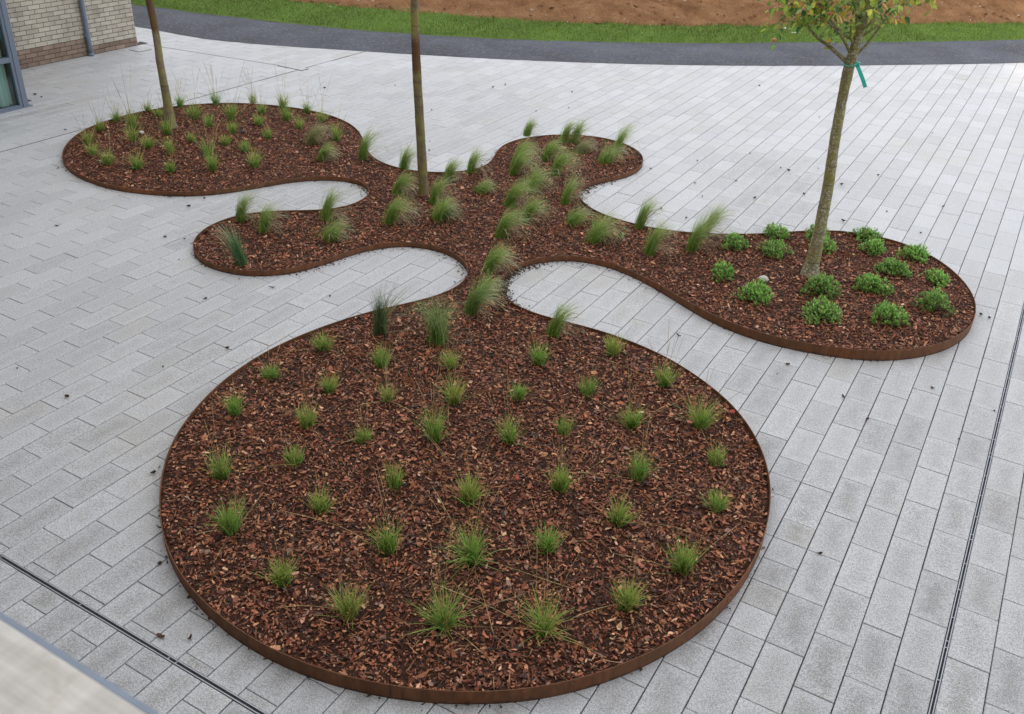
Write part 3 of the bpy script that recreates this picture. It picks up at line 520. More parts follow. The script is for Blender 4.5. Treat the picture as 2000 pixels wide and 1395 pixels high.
# clamp cells touching the rim onto it
ok = ins.copy()
cell = ins[:-1, :-1] | ins[1:, :-1] | ins[:-1, 1:] | ins[1:, 1:]
out = ~inside(GP, INN); dd = np.full(len(GP), 9.0)
near_i = np.where(out)[0]
Q_ = INN[::2]
for c0 in range(0, len(near_i), 4000):
    ii = near_i[c0:c0 + 4000]; D_ = ((GP[ii][:, None] - Q_[None]) ** 2).sum(-1); a_ = D_.argmin(1); m_ = D_[np.arange(len(ii)), a_] < .02; GP[ii[m_]] = Q_[a_[m_]]
iy, ix = np.where(cell); nxg = gx.shape[1]; i0 = iy * nxg + ix
used = np.stack([i0, i0 + 1, i0 + nxg + 1, i0 + nxg], 1); uq, inv = np.unique(used, return_inverse=True)
Vg = GP[uq]; bedm = raw_mesh('bark_bed', np.c_[Vg, bed_z(Vg[:, 0], Vg[:, 1]) - .012], [inv.reshape(used.shape)], MAT_BARKBED, smooth=True)
tag(link('planting_soil', bedm), kind='structure')

def chip_palette(n_, rs):
    base = np.array([[.030, .014, .010], [.080, .029, .017], [.165, .056, .030], [.25, .092, .052], [.31, .13, .070], [.42, .215, .125], [.56, .36, .24], [.22, .14, .11]])
    p_ = np.array([.17, .20, .22, .17, .12, .075, .03, .055]); k_ = rs.choice(8, n_, p=p_ / p_.sum())
    return base[k_] * np.array([1.14, 1.02, .90]) * rs.uniform(.75, 1.3, (n_, 1)) * rs.uniform(.92, 1.08, (n_, 3)) * 1.05
def chips(name, XY, zbase, rs, scale=1.0, zr=.020):
    n_ = len(XY); a = np.minimum(rs.lognormal(math.log(.0130), .42, n_), .034) * scale; b = a * rs.uniform(.24, .66, n_); th = rs.uniform(.0010, .0028, n_)
    sp = rs.random(n_) < .12; a[sp] = np.minimum(a[sp] * rs.uniform(1.6, 2.8, sp.sum()), .055); b[sp] = rs.uniform(.002, .0045, sp.sum())
    ang = np.linspace(0, 2 * np.pi, 6)[:-1][None] + rs.uniform(-.35, .35, (n_, 5)); rr = rs.uniform(.75, 1.15, (n_, 5))
    px = np.cos(ang) * rr * a[:, None]; py = np.sin(ang) * rr * b[:, None]
    curl = rs.normal(0, .4, n_)[:, None] * (px ** 2) / a[:, None]
    top = np.stack([px, py, curl + th[:, None]], -1); bot = np.stack([px * 1.05, py * 1.05, curl - th[:, None]], -1)
    L_ = np.concatenate([top, bot], 1)
    yaw = rs.random(n_) * 6.283; tl = np.abs(rs.normal(0, .55, n_)); tl[sp] *= .4; ta = rs.random(n_) * 6.283
    kx, ky = np.cos(ta), np.sin(ta); c_, s_ = np.cos(tl), np.sin(tl); C_ = 1 - c_
    R2 = np.zeros((n_, 3, 3)); R2[:, 0, 0] = c_ + kx * kx * C_; R2[:, 0, 1] = kx * ky * C_; R2[:, 0, 2] = ky * s_; R2[:, 1, 0] = kx * ky * C_; R2[:, 1, 1] = c_ + ky * ky * C_; R2[:, 1, 2] = -kx * s_; R2[:, 2, 0] = -ky * s_; R2[:, 2, 1] = kx * s_; R2[:, 2, 2] = c_
    cy_, sy_ = np.cos(yaw), np.sin(yaw); Rz = np.zeros((n_, 3, 3)); Rz[:, 0, 0] = cy_; Rz[:, 0, 1] = -sy_; Rz[:, 1, 0] = sy_; Rz[:, 1, 1] = cy_; Rz[:, 2, 2] = 1
    W = np.einsum('nij,nkj->nki', R2 @ Rz, L_); W[..., 0] += XY[:, 0:1]; W[..., 1] += XY[:, 1:2]; W[..., 2] += (zbase + rs.random(n_) * zr)[:, None]
    idx = np.arange(n_)[:, None] * 10; Fs = [idx + np.arange(5)[None]]; S_ = [idx + np.array([[k_, 5 + k_, 5 + (k_ + 1) % 5, (k_ + 1) % 5]]) for k_ in range(5)]
    col = chip_palette(n_, rs); col[sp] = col[sp] * .6 + np.array([.16, .08, .04])
    return raw_mesh(name, W.reshape(-1, 3), [Fs[0], np.concatenate(S_)], MAT_BARK, color=np.repeat(col, 10, 0))
rs = np.random.default_rng(99)
NC = 560000
P_ = np.c_[rs.uniform(-11.7, 2.7, NC), rs.uniform(0, 12.4, NC)]
P_ = P_[inside(P_, RIMD[::3] - no[::3] * .016)]
dc = np.hypot(P_[:, 0], P_[:, 1]); P_ = P_[rs.random(len(P_)) < np.clip(1.15 - dc * .045, .55, 1)]
mul = link('bark_mulch', chips('bark_mulch', P_, bed_z(P_[:, 0], P_[:, 1]) - .012, rs)); tag(mul, 'reddish brown bark chip mulch filling the steel edged bed', 'mulch', kind='stuff')
print('chips', len(P_))
# crumbs of soil and bark on the paving along the rim
k_ = rs.integers(0, NR, 1500); off = np.abs(rs.exponential(.008, 1500)) + .004; P_ = RIMD[k_] + no[k_] * off[:, None]; keep = vnoise(P_[:, 0], P_[:, 1], .35, 8) > -.1; P_ = P_[keep]
ex_ = []
for (sx, sy), cnt, sg in zip(SP, (900, 260, 200, 50, 90, 50, 24, 24, 30, 24, 16), (.045, .04, .045, .04, .04, .06, .05, .05, .05, .05, .05)):
    k0_ = int(np.argmin(np.hypot(RIMD[:, 0] - sx, RIMD[:, 1] - sy))); kk_ = np.clip(rs.normal(k0_, sg * 130, cnt), k0_ - 14, k0_ + 14).astype(int) % NR; c_ = RIMD[kk_] + no[kk_] * (np.abs(rs.normal(0, sg, cnt)) + .004)[:, None] + rs.normal(0, .01, (cnt, 2)); ex_.append(c_)
P_ = np.vstack([P_] + ex_); P_ = P_[~inside(P_, RIMD[::3] + no[::3] * .008)]
cr = chips('soil_crumbs', P_, np.full(len(P_), .002), rs, .62, .012); cr.materials[0] = MAT_DEAD
tag(link('soil_crumbs', cr), 'dark soil and bark crumbs spilled on the paving along the edging', 'soil crumbs', kind='stuff')

# ------------------------------------------------------------------ blades
WIND = np.array([.875, .484])
def ribbons(P, W, col, rs, flatn=.0):
    """P (n,k,3) paths; W (n,k) half widths; col (n,k,3)"""
    n_, k_, _ = P.shape; T = np.gradient(P, axis=1); a = rs.random(n_) * 6.283
    S = np.stack([np.cos(a), np.sin(a), np.zeros(n_)], -1)[:, None] * np.ones((1, k_, 1)); S = S - (S * T).sum(-1, keepdims=True) * T / ((T ** 2).sum(-1, keepdims=True) + 1e-9); S /= np.linalg.norm(S, axis=-1, keepdims=True) + 1e-9
    Vv = np.stack([P - S * W[..., None], P + S * W[..., None]], 2).reshape(-1, 3)
    i = (np.arange(n_)[:, None] * k_ + np.arange(k_ - 1)[None]).ravel() * 2
    return Vv, np.stack([i, i + 1, i + 3, i + 2], 1), np.repeat(col.reshape(-1, 3), 2, 0)
def curves(n_, k_, L_, phi0, phi1, ang, root, rs, wig=.0, pw=1.2):
    t = np.linspace(0, 1, k_); phi = phi0[:, None] + phi1[:, None] * t[None] ** pw
    if wig: phi = phi + rs.normal(0, wig, (n_, 1)) * np.sin(t[None] * 5 + rs.random((n_, 1)) * 6)
    st = (L_ / (k_ - 1))[:, None]; hor = np.cumsum(np.sin(phi) * st, 1) - np.sin(phi[:, :1]) * st; ver = np.cumsum(np.cos(phi) * st, 1) - np.cos(phi[:, :1]) * st
    P = np.stack([hor * np.cos(ang)[:, None], hor * np.sin(ang)[:, None], ver], -1); P[..., :2] += root[:, None]; return P
def gcol(n_, k_, cb, ct, rs, var=.25, power=1.0):
    t = np.linspace(0, 1, k_)[None, :, None] ** power; c = np.array(cb)[None, None] * (1 - t) + np.array(ct)[None, None] * t
    return c * rs.uniform(1 - var, 1 + var, (n_, 1, 1)) * rs.uniform(.92, 1.08, (n_, 1, 3))
def join(parts):
    Vs, Fs, Cs, o_ = [], [], [], 0
    for v, f, c in parts: Vs.append(v); Fs.append(f + o_); Cs.append(c); o_ += len(v)
    return np.concatenate(Vs), np.concatenate(Fs), np.concatenate(Cs)
wa = math.atan2(WIND[1], WIND[0])
def floor_z(P, z=.0): P[..., 2] = np.where(P[..., 2] < z, z + (P[..., 2] - z) * .02, P[..., 2]); return P

def feather(x, y, h, kind, seed, label):
    rs = np.random.default_rng(seed); K = 9
    root_r = .026 if kind in ('sweep', 'arch', 'upright', 'lean', 'backlean', 'dark') else .042
    n_ = 270
    cfg = dict(sweep=(4, 6, 48, 22, .32, 1.06), arch=(6, 8, 105, 28, .40, 1.30), wide=(18, 14, 80, 35, .9, 1.1), low=(30, 14, 70, 28, .6, 1.15), pale=(10, 9, 85, 30, .45, 1.15), droop=(6, 8, 75, 35, .45, 1.15),
               dark=(3, 7, 95, 45, .5, 1.2), upright=(2, 4, 14, 12, 2.2, .95), hang=(2, 3, 172, 10, 2.6, 1.62), lean=(15, 6, 50, 18, .3, 1.15), backlean=(10, 5, 12, 10, .35, 1.0))[kind]
    ang = wa + rs.normal(0, cfg[4], n_); L_ = h * cfg[5] * rs.uniform(.55, 1.08, n_)
    p0 = np.abs(rs.normal(RAD(cfg[0]), RAD(cfg[1]), n_)); p1 = np.clip(rs.normal(RAD(cfg[2]), RAD(cfg[3]), n_), -.2, 2.7)
    if kind == 'backlean': ang = ang + math.pi
    if kind == 'hang': ang = rs.random(n_) * 6.283
    rt = rs.normal(0, root_r, (n_, 2))
    P = floor_z(curves(n_, K, L_, p0, p1, ang, rt, rs, .05, 3.2 if kind == 'hang' else 2.0), .004)
    green = {'dark': (.10, .20, .035), 'backlean': (.085, .18, .07), 'upright': (.085, .15, .055), 'pale': (.22, .26, .09), 'hang': (.13, .25, .045)}.get(kind, (.16, .31, .035))
    tipc = {'dark': (.26, .36, .12), 'backlean': (.14, .27, .12), 'upright': (.15, .21, .09), 'pale': (.46, .44, .24), 'hang': (.36, .44, .20)}.get(kind, (.48, .57, .20))
    t = np.linspace(0, 1, K)[None]; wv_ = rs.uniform(.0014, .0024, (n_, 1)) * (1.05 - t ** 1.3)
    parts = [ribbons(P, wv_, gcol(n_, K, green, tipc, rs, .3, 1.3), rs)]
    # fine dry threads blown out to leeward
    m_ = 64; ang = wa + rs.normal(0, .5, m_) + (math.pi if kind == 'backlean' else 0); P2 = floor_z(curves(m_, K, h * rs.uniform(.5, 1.15, m_), np.abs(rs.normal(.25, .2, m_)), rs.normal(1.9, .5, m_), ang, rs.normal(0, root_r, (m_, 2)), rs, .15), .004)
    if kind in ('upright', 'backlean', 'hang'): P2 = P2[:14]; m_ = 14
    parts.append(ribbons(P2, np.full((m_, K), .0010), gcol(m_, K, (.26, .25, .09), (.50, .42, .26), rs, .25), rs))
    if kind == 'droop':     # a second, blue-green sheaf lodged to the right
        P3 = floor_z(curves(120, K, h * rs.uniform(.8, 1.1, 120), rs.normal(.45, .15, 120), rs.normal(1.25, .2, 120), wa - .35 + rs.normal(0, .22, 120), rs.normal(0, .03, (120, 2)), rs), .004)
        parts.append(ribbons(P3, rs.uniform(.0016, .0026, (120, 1)) * (1.05 - t ** 1.5), gcol(120, K, (.09, .20, .05), (.16, .30, .12), rs), rs))
    V_, F_, C_ = join(parts); z = float(bed_z(np.array([x]), np.array([y]))[0]) - .004
    r_ = tag(empty('feather_grass', (x, y, z)), label, 'ornamental grass', 'feather grasses bent by the wind')
    link('blades', raw_mesh('blades', V_, [F_], MAT_LEAF, color=C_), r_)
    m_ = 26 if kind != 'hang' else 3; angp = wa + rs.normal(0, .5, m_) + (math.pi if kind == 'backlean' else 0); Pp = floor_z(curves(m_, K, h * 1.12 * rs.uniform(.8, 1.12, m_) * (cfg[5] ** .5), np.abs(rs.normal(.12, .1, m_)), rs.normal(RAD(cfg[2] + 20), .3, m_), angp, rs.normal(0, root_r * .6, (m_, 2)), rs, .05), .004)
    wp = np.where(t > .62, .0034 * (1.25 - t), .0008) * np.ones((m_, 1))
    V_, F_, C_ = ribbons(Pp, wp, gcol(m_, K, (.20, .26, .07), (.52, .52, .34), rs, .2, 1.6), rs)
    link('plumes', raw_mesh('plumes', V_, [F_], MAT_STALK, color=C_), r_)
    return r_

def tuft(x, y, h, stalks, seed, label, group, far=False):
    rs = np.random.default_rng(seed); K = 6; n_ = int(rs.integers(120, 230)) if not far else int(rs.integers(80, 130))
    h = min(h, .34) * rs.uniform(.82, 1.12); bias = rs.random() * 6.283; lean = rs.uniform(0, .25)
    sprd = rs.uniform(.34, .70); ang = rs.random(n_) * 6.283; p0 = sprd * rs.random(n_) ** .9; p1 = rs.uniform(.05, rs.uniform(.4, 1.0), n_); lay = rs.random(n_) < rs.uniform(.02, .10); p0[lay] += .5
    p0 = p0 + lean * np.cos(ang - bias) * .5
    L_ = h * rs.uniform(.45, .98, n_)
    P = floor_z(curves(n_, K, L_, p0, p1, ang, rs.normal(0, .022, (n_, 2)), rs, .06), .003)
    t = np.linspace(0, 1, K)[None]; wd_ = rs.uniform(.0015, .0028, (n_, 1)) * (1.08 - t ** 2) * (1.3 if far else 1)
    hue = rs.uniform(0, 1); gb_ = np.array([.10, .23, .035]) * (1 - .3 * hue) + np.array([.075, .12, .012]) * .3 * hue; gt = np.array([.32, .52, .11]) * (1 - .4 * hue) + np.array([.60, .58, .14]) * .5 * hue
    col = gcol(n_, K, gb_, gt, rs, .3)
    dry = rs.random(n_) < .06 + .28 * hue * rs.random(); col[dry] = gcol(int(dry.sum()), K, (.32, .28, .08), (.55, .42, .18), rs, .2)
    r_ = tag(empty('grass_tuft', (x, y, float(bed_z(np.array([x]), np.array([y]))[0]) - .004)), label, 'grass tuft', group)
    V_, F_, C_ = ribbons(P, wd_, col, rs); link('leaves', raw_mesh('leaves', V_, [F_], MAT_LEAF, color=C_), r_)
    m_ = (int(rs.integers(1, 4)), int(rs.integers(5, 9)), int(rs.integers(9, 16)))[stalks]; K2 = 9
    up = rs.random(m_) < .72; p0 = np.where(up, np.abs(rs.normal(.12, .16, m_)), rs.uniform(.8, 1.25, m_)); p1 = np.where(up, rs.uniform(-.05, .35, m_), rs.uniform(.2, .5, m_))
    L_ = h * rs.uniform(1.2, (1.7, 2.1, 2.7)[stalks], m_); P = floor_z(curves(m_, K2, L_, p0, p1, rs.random(m_) * 6.283, rs.normal(0, .02, (m_, 2)), rs, .05), .006)
    t = np.linspace(0, 1, K2)[None]; wd_ = np.where(t > .72, .0030 * (1.3 - t), .0010) * np.ones((m_, 1)) * (1.2 if far else 1)
    V_, F_, C_ = ribbons(P, wd_, gcol(m_, K2, (.28, .28, .06), (.50, .34, .17), rs, .25, .8), rs)
    link('seed_stalks', raw_mesh('seed_stalks', V_, [F_], MAT_STALK, color=C_), r_)
    return r_

ORD = ['leftmost', 'second from left', 'third from left', 'fourth from left', 'fifth from left', 'sixth from left', 'seventh from left', 'eighth from left', 'ninth from left']
def rows_of(rowdef, pts, area):
    """labels: 'row' of a plant by the measured rows, ordered left to right in the view"""
    lab = [None] * len(pts)
    for rname, ids in rowdef:
        ids = sorted(ids, key=lambda i: pts[i][0] * right.x + pts[i][1] * right.y)
        for k, i in enumerate(ids):
            pos = ORD[k] if k < len(ids) - 1 else 'rightmost'
            st = ('leafy green tuft', 'green grass tuft', 'stalky grass tuft')[pts[i][3]]
            lab[i] = '%s, %s, %s of the %s' % (st, pos, rname, area)
    return lab
FR = [('front row', [36, 37, 38, 39]), ('second row', [31, 32, 33, 34, 35]), ('third row', [24, 27, 28, 29, 30]), ('fourth row', [20, 21, 22, 23, 25, 26]), ('fifth row', [13, 14, 15, 16, 17, 18, 19]), ('sixth row', [5, 7, 8, 9, 10, 11, 12]), ('back row', [0, 1, 2, 3, 4, 6])]
for i, (e, lb) in enumerate(zip(FT, rows_of(FR, FT, 'large round bed'))):
    tuft(e[0], e[1], e[2] * .92, e[3], 100 + i, lb, 'grass tufts planted in the large round bed')
LR = {}
lt_y = [280, 302, 256, 236, 250, 275, 288, 320, 329, 335, 299, 263, 218, 228, 209, 232, 276, 205, 247, 234, 261, 282, 305, 333, 295, 202, 221, 243, 269, 212, 234, 251, 220, 236, 275, 326]
for i, yv in enumerate(lt_y):
    k = 5 if yv < 223 else 4 if yv < 240 else 3 if yv < 266 else 2 if yv < 290 else 1 if yv < 315 else 0
    LR.setdefault(k, []).append(i)
LRn = ['front row', 'second row', 'third row', 'fourth row', 'fifth row', 'back row']
for i, (e, lb) in enumerate(zip(LT, rows_of([(LRn[k], LR[k]) for k in sorted(LR)], LT, 'far left oval'))):
    tuft(e[0], e[1], e[2] * .98, e[3], 300 + i, lb, 'grass tufts planted in the far left oval', True)
FGL = ['pale straw coloured feather grass near the right end of the far left oval', 'swept feather grass with silvery plume in front of the straw coloured one', 'tall feather grass on the edging between oval and pale paving bay',
 'feather grass standing just left behind the middle trunk', 'feather grass directly left of the middle tree trunk', 'yellowish feather grass bending right, below left of middle trunk', 'thin feather grass just right behind the middle trunk', 'feather grass directly right of the middle trunk base',
 'forked feather grass with blue green sheaf drooping right', 'thin airy feather grass against the paving between trunk and top lobe', 'low green feather grass lying right, alone behind the middle bed', 'feather grass rising above the left rim of the small top lobe',
 'arching feather grass under the leftmost one of the top lobe', 'big silvery feather grass arching right at the top lobe entrance', 'dense feather grass second from left inside the small top lobe', 'silvery feather grass in the middle of the small top lobe',
 'left plume of the close pair on the back rim of top lobe', 'right plume of the close pair on the back rim of top lobe', 'small pale feather grass alone inside the small top lobe', 'tall feather grass near the right rim of the small top lobe', 'wide feather grass in front of the tall one in top lobe',
 'wide dense feather grass in the narrow neck below the top lobe', 'feather grass leaning right at left side of the central walk of grasses', 'feather grass beside the inner corner of the right paving bay', 'tan tipped feather grass in the middle of the central clump', 'pale tipped feather grass standing alone below the central clump',
 'low feather grass beside the widest clump near right bay', 'widest bushy feather grass near the rim of the right bay', 'airy feather grass on the back rim right of the right bay', 'feather grass in front of the airy one, right of the bay', 'slim upright feather grass, left of the leaning pair near the shrubs', 'feather grass leaning far right, nearest the evergreen shrubs',
 'uppermost pale feather grass in the pinched neck of the bed', 'middle feather grass in the pinched neck between two bays', 'dark green feather grass lowest in the pinched neck', 'slim feather grass at the back left rim of the left small lobe', 'forked feather grass in the middle of the left small lobe', 'blue green feather grass leaning left in the left small lobe',
 'tall dark feather grass on the back rim of the left small lobe', 'spreading feather grass in front of the tall dark one', 'dark upright feather grass on the left back rim of the round bed', 'mop headed feather grass drooping all round, back of round bed', 'feather grass on the right back rim of the round bed']
for i, (e, lb) in enumerate(zip(FG, FGL)): feather(e[0], e[1], e[2] * (.86 if e[3] == 'dark' else 1), e[3], 500 + i, lb)

# evergreen dwarf shrubs
SHL = ['leftmost evergreen shrub on the back rim, nearest the feather grasses', 'evergreen shrub at back rim just left of the right trunk, rear one', 'evergreen shrub below the rear one left of the right trunk', 'evergreen shrub behind the right trunk, upper one', 'evergreen shrub peeping out right of the right trunk',
 'rear shrub of the touching pair on the back rim right of trunk', 'front shrub of the touching pair right of the trunk', 'evergreen shrub on the back right rim with pointed left tip', 'evergreen shrub second from the right rim, above the middle one', 'wide evergreen shrub in the middle of the right lobe', 'small evergreen shrub nearest the right rim',
 'long slanting evergreen shrub near the right rim', 'small round evergreen shrub at the left end of the right lobe', 'evergreen shrub with the pale stone behind it', 'evergreen shrub right in front of the right tree trunk', 'bright evergreen shrub in the front row left, below trunk', 'bluish evergreen shrub in the front row right']
MAT_TWIG = flat('shrub_twig', (.10, .065, .035), .8)
def shrub(x, y, wd, ht, seed, label):
    rs = np.random.default_rng(seed); R_ = wd / 2; n_ = int(330 * (wd / .36) ** 1.5 * rs.uniform(.8, 1.1))
    u = rs.random(n_) * 6.283; cz = rs.random(n_) ** .8; sr = np.sqrt(np.clip(1 - cz ** 2, 0, 1)); lob = 1 + .20 * np.sin(u * 3 + seed) + .14 * np.sin(u * 5 + 2 * seed) + .08 * np.sin(u * 9 + seed)
    rad = rs.uniform(.62, 1.02, n_) ; D = np.stack([np.cos(u) * sr, np.sin(u) * sr, cz], -1)
    asp = rs.uniform(.78, 1.0); rot = rs.random() * 3.14
    cpos = D * rad[:, None] * np.stack([lob * R_, lob * R_ * asp, np.full(n_, ht) * (1 + .12 * np.sin(u * 4 + seed))], -1)
    cr_, sr_ = math.cos(rot), math.sin(rot); cpos[:, :2] = cpos[:, :2] @ np.array([[cr_, sr_], [-sr_, cr_]])
    A = D * np.array([.8, .8, .6]) + np.array([0, 0, .55]) + rs.normal(0, .2, (n_, 3)); A /= np.linalg.norm(A, axis=1)[:, None]
    brown = rs.random(n_) < .05; B1 = np.cross(A, [0.3, .9, .1]); B1 /= np.linalg.norm(B1, axis=1)[:, None]; B2 = np.cross(A, B1)
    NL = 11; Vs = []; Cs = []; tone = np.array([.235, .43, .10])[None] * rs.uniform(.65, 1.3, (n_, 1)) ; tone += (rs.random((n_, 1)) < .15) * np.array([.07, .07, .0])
    tone *= (.88 + .24 * (seed % 3) / 2); tone[brown] = np.array([.30, .20, .08])
    for k in range(NL):
        th = k * 2.4 + rs.random(n_); up = .25 + .75 * k / NL; off = (k / NL - .55) * .030
        dirv = (np.cos(th)[:, None] * B1 + np.sin(th)[:, None] * B2) * math.cos(up) + A * math.sin(up)
        side = np.cross(dirv, A); side /= np.linalg.norm(side, axis=1)[:, None] + 1e-6
        c0 = cpos + A * off; L_ = rs.uniform(.011, .018, (n_, 1)); w_ = L_ * .34
        Vs.append(np.stack([c0, c0 + dirv * L_ * .55 + side * w_, c0 + dirv * L_ + A * L_ * .12, c0 + dirv * L_ * .55 - side * w_], 1))
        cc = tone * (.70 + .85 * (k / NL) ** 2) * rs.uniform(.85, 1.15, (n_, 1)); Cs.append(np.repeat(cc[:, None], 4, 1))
    V_ = np.concatenate(Vs).reshape(-1, 3); C_ = np.concatenate(Cs).reshape(-1, 3); V_[:, 2] = np.maximum(V_[:, 2], .0)
    r_ = tag(empty('evergreen_shrub', (x, y, float(bed_z(x, y)))), label, 'shrub', 'low evergreen shrubs in the right lobe')
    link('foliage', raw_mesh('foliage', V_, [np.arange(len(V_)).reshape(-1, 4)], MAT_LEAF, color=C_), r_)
    st = MB()
    for q_ in cpos[::9]: st.tube([(0, 0, -.01), q_ * .45 * np.array([1, 1, .6]), q_ * .96], [.004, .003, .0015], 4, False)
    st.build('stems', MAT_TWIG, r_)
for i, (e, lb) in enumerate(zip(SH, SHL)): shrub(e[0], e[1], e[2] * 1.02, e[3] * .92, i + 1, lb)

# ------------------------------------------------------------------ trees
def trunk_mesh(name, P, R, mat, parent, n=20):
    P = np.asarray(P, float); s_ = np.r_[0, np.cumsum(np.linalg.norm(np.diff(P, axis=0), axis=1))]; k = int(s_[-1] / .035) + 2; q_ = np.linspace(0, s_[-1], k)
    PP = np.stack([np.interp(q_, s_, P[:, i]) for i in range(3)], 1); ker = np.ones(7) / 7
    for i in range(2): PP[:, i] = np.convolve(np.r_[[PP[0, i]] * 3, PP[:, i], [PP[-1, i]] * 3], ker, 'valid')
    RR = np.interp(q_, s_, R); a = np.linspace(0, 2 * np.pi, n, endpoint=False)
    rr = RR[:, None] * (1 + .05 * vnoise(a[None] * 2 + 0 * q_[:, None], q_[:, None] * 5 + 0 * a[None], .7, 3) + .025 * vnoise(a[None] * 6, q_[:, None] * 20, .8, 6))
    Vv = np.stack([PP[:, 0:1] + np.cos(a) * rr, PP[:, 1:2] + np.sin(a) * rr, PP[:, 2:3] + 0 * rr], -1).reshape(-1, 3)
    i = np.arange(k - 1)[:, None] * n + np.arange(n)[None]; i2 = np.arange(k - 1)[:, None] * n + (np.arange(n)[None] + 1) % n
    F_ = np.stack([i, i2, i2 + n, i + n], -1).reshape(-1, 4)
    return link(name, raw_mesh(name, Vv, [F_], mat, smooth=True), parent)
def leaf_cloud(tips, n_each, rs, size=.07, pal=None, hang=.5):
    Vs = []; Cs = []
    T = np.repeat(np.asarray(tips), n_each, 0); n_ = len(T); T = T + rs.normal(0, .055, (n_, 3))
    th = rs.random(n_) * 6.283; dv = np.stack([np.cos(th), np.sin(th), rs.normal(-hang, .45, n_)], -1); dv /= np.linalg.norm(dv, axis=1)[:, None]
    sd_ = np.cross(dv, [0, 0, 1.]); sd_ /= np.linalg.norm(sd_, axis=1)[:, None] + 1e-6; roll = rs.normal(0, .7, n_)[:, None]; up = np.cross(sd_, dv); sd_ = sd_ * np.cos(roll) + up * np.sin(roll); up = np.cross(sd_, dv)
    L_ = rs.uniform(.6, 1.15, n_)[:, None] * size; W_ = L_ * rs.uniform(.26, .36, (n_, 1)); fold = rs.uniform(.1, .5, (n_, 1)) * W_
    pts = [(0, 0, 0), (.25, .75, 1), (.6, 1, 1), (1, 0, .2), (.6, -1, 1), (.25, -.75, 1), (.45, 0, 0)]
    for a_, b_, c_ in pts: Vs.append(T + dv * L_ * a_ + sd_ * W_ * b_ + up * fold * c_ - np.array([0, 0, 1]) * L_ * .18 * a_ * a_)
    V_ = np.stack(Vs, 1).reshape(-1, 3); idx = np.arange(n_)[:, None] * 7
    F4 = np.concatenate([idx + np.array([[0, 6, 2, 1]]), idx + np.array([[0, 5, 4, 6]])]); F3 = np.concatenate([idx + np.array([[6, 3, 2]]), idx + np.array([[6, 4, 3]])])
    k = rs.choice(len(pal), n_, p=[p_[1] for p_ in pal]); c = np.array([p_[0] for p_ in pal])[k] * rs.uniform(.7, 1.3, (n_, 1))
    return V_, [F4, F3], np.repeat(c, 7, 0)
PAL = [((.080, .18, .055), .18), ((.20, .34, .07), .24), ((.42, .54, .10), .30), ((.66, .64, .12), .16), ((.75, .45, .07), .03), ((.50, .28, .12), .02), ((.28, .34, .12), .07)]  # yellow green leaf tones, lightened to stand in for sun on the crown
def branch(p, d, L_, rs, k=6, up=.12, wob=.14):
    pts = [np.array(p, float)]; d = np.array(d, float) / np.linalg.norm(d)
    for i in range(k): d = d + rs.normal(0, wob, 3) + np.array([0, 0, up]); d /= np.linalg.norm(d); pts.append(pts[-1] + d * L_ / k)
    return np.array(pts), d
def crown(root, origin_pts, rs, limbs, leaf_n, mat, fruit=False, size=.07):
    tips = []; lm = MB()
    for (p, d, L_, r_) in limbs:
        P, dd_ = branch(p, d, L_ * (1.3 if fruit else 1), rs); lm.tube(P, np.linspace(r_, r_ * .35, len(P)), 8)
        for j in range(int(L_ * (15 if fruit else 8))):
            i = rs.integers(2, len(P)); ang = rs.random() * 6.283; sd_ = np.array([math.cos(ang), math.sin(ang), rs.uniform(-.35, .7)])
            Q, _ = branch(P[i], sd_ + dd_ * .5, rs.uniform(.16, .46), rs, 4, -.02, .24); lm.tube(Q, np.linspace(.0045, .0018, 5), 5, False); tips += [Q[2], Q[3], Q[4]]
        tips += [P[-1], P[-2]]
    lm.build('limbs', mat, root, True)
    V_, F_, C_ = leaf_cloud(tips, leaf_n, rs, size, PAL)
    link('crown', raw_mesh('crown', V_, F_, MAT_LEAF, color=C_), root)
    return tips
# right tree, with its lower crown in view
tr = tag(empty('young_fruit_tree', (-1.627, 9.431, .08)), 'young tree with lichen spotted trunk and yellow green leafy crown, right lobe', 'tree', 'young trees planted in the bed')
Z8 = .08
TP = [(0, 0, -.05), (0, 0, .1), (0.00, -.01, .42), (-.015, 0, .92), (-.05, -.02, 1.42), (-.07, -.03, 1.92), (-.06, -.08, 2.22), (-.03, -.10, 2.5), (.0, -.12, 2.9), (.02, -.1, 3.4), (.03, -.12, 4.0), (.03, -.1, 4.6)]
TR_ = [.108, .076, .063, .056, .052, .049, .052, .038, .040, .030, .018, .008]
trunk_mesh('trunk', TP, TR_, MAT_TRUNK_R, tr)
rv = np.array([right.x, right.y, 0]); dv = np.array([-.48, .87, 0])
tt0 = lambda z: np.array([np.interp(z, [p_[2] for p_ in TP], [p_[0] for p_ in TP]), np.interp(z, [p_[2] for p_ in TP], [p_[1] for p_ in TP]), z])
rs = np.random.default_rng(77)
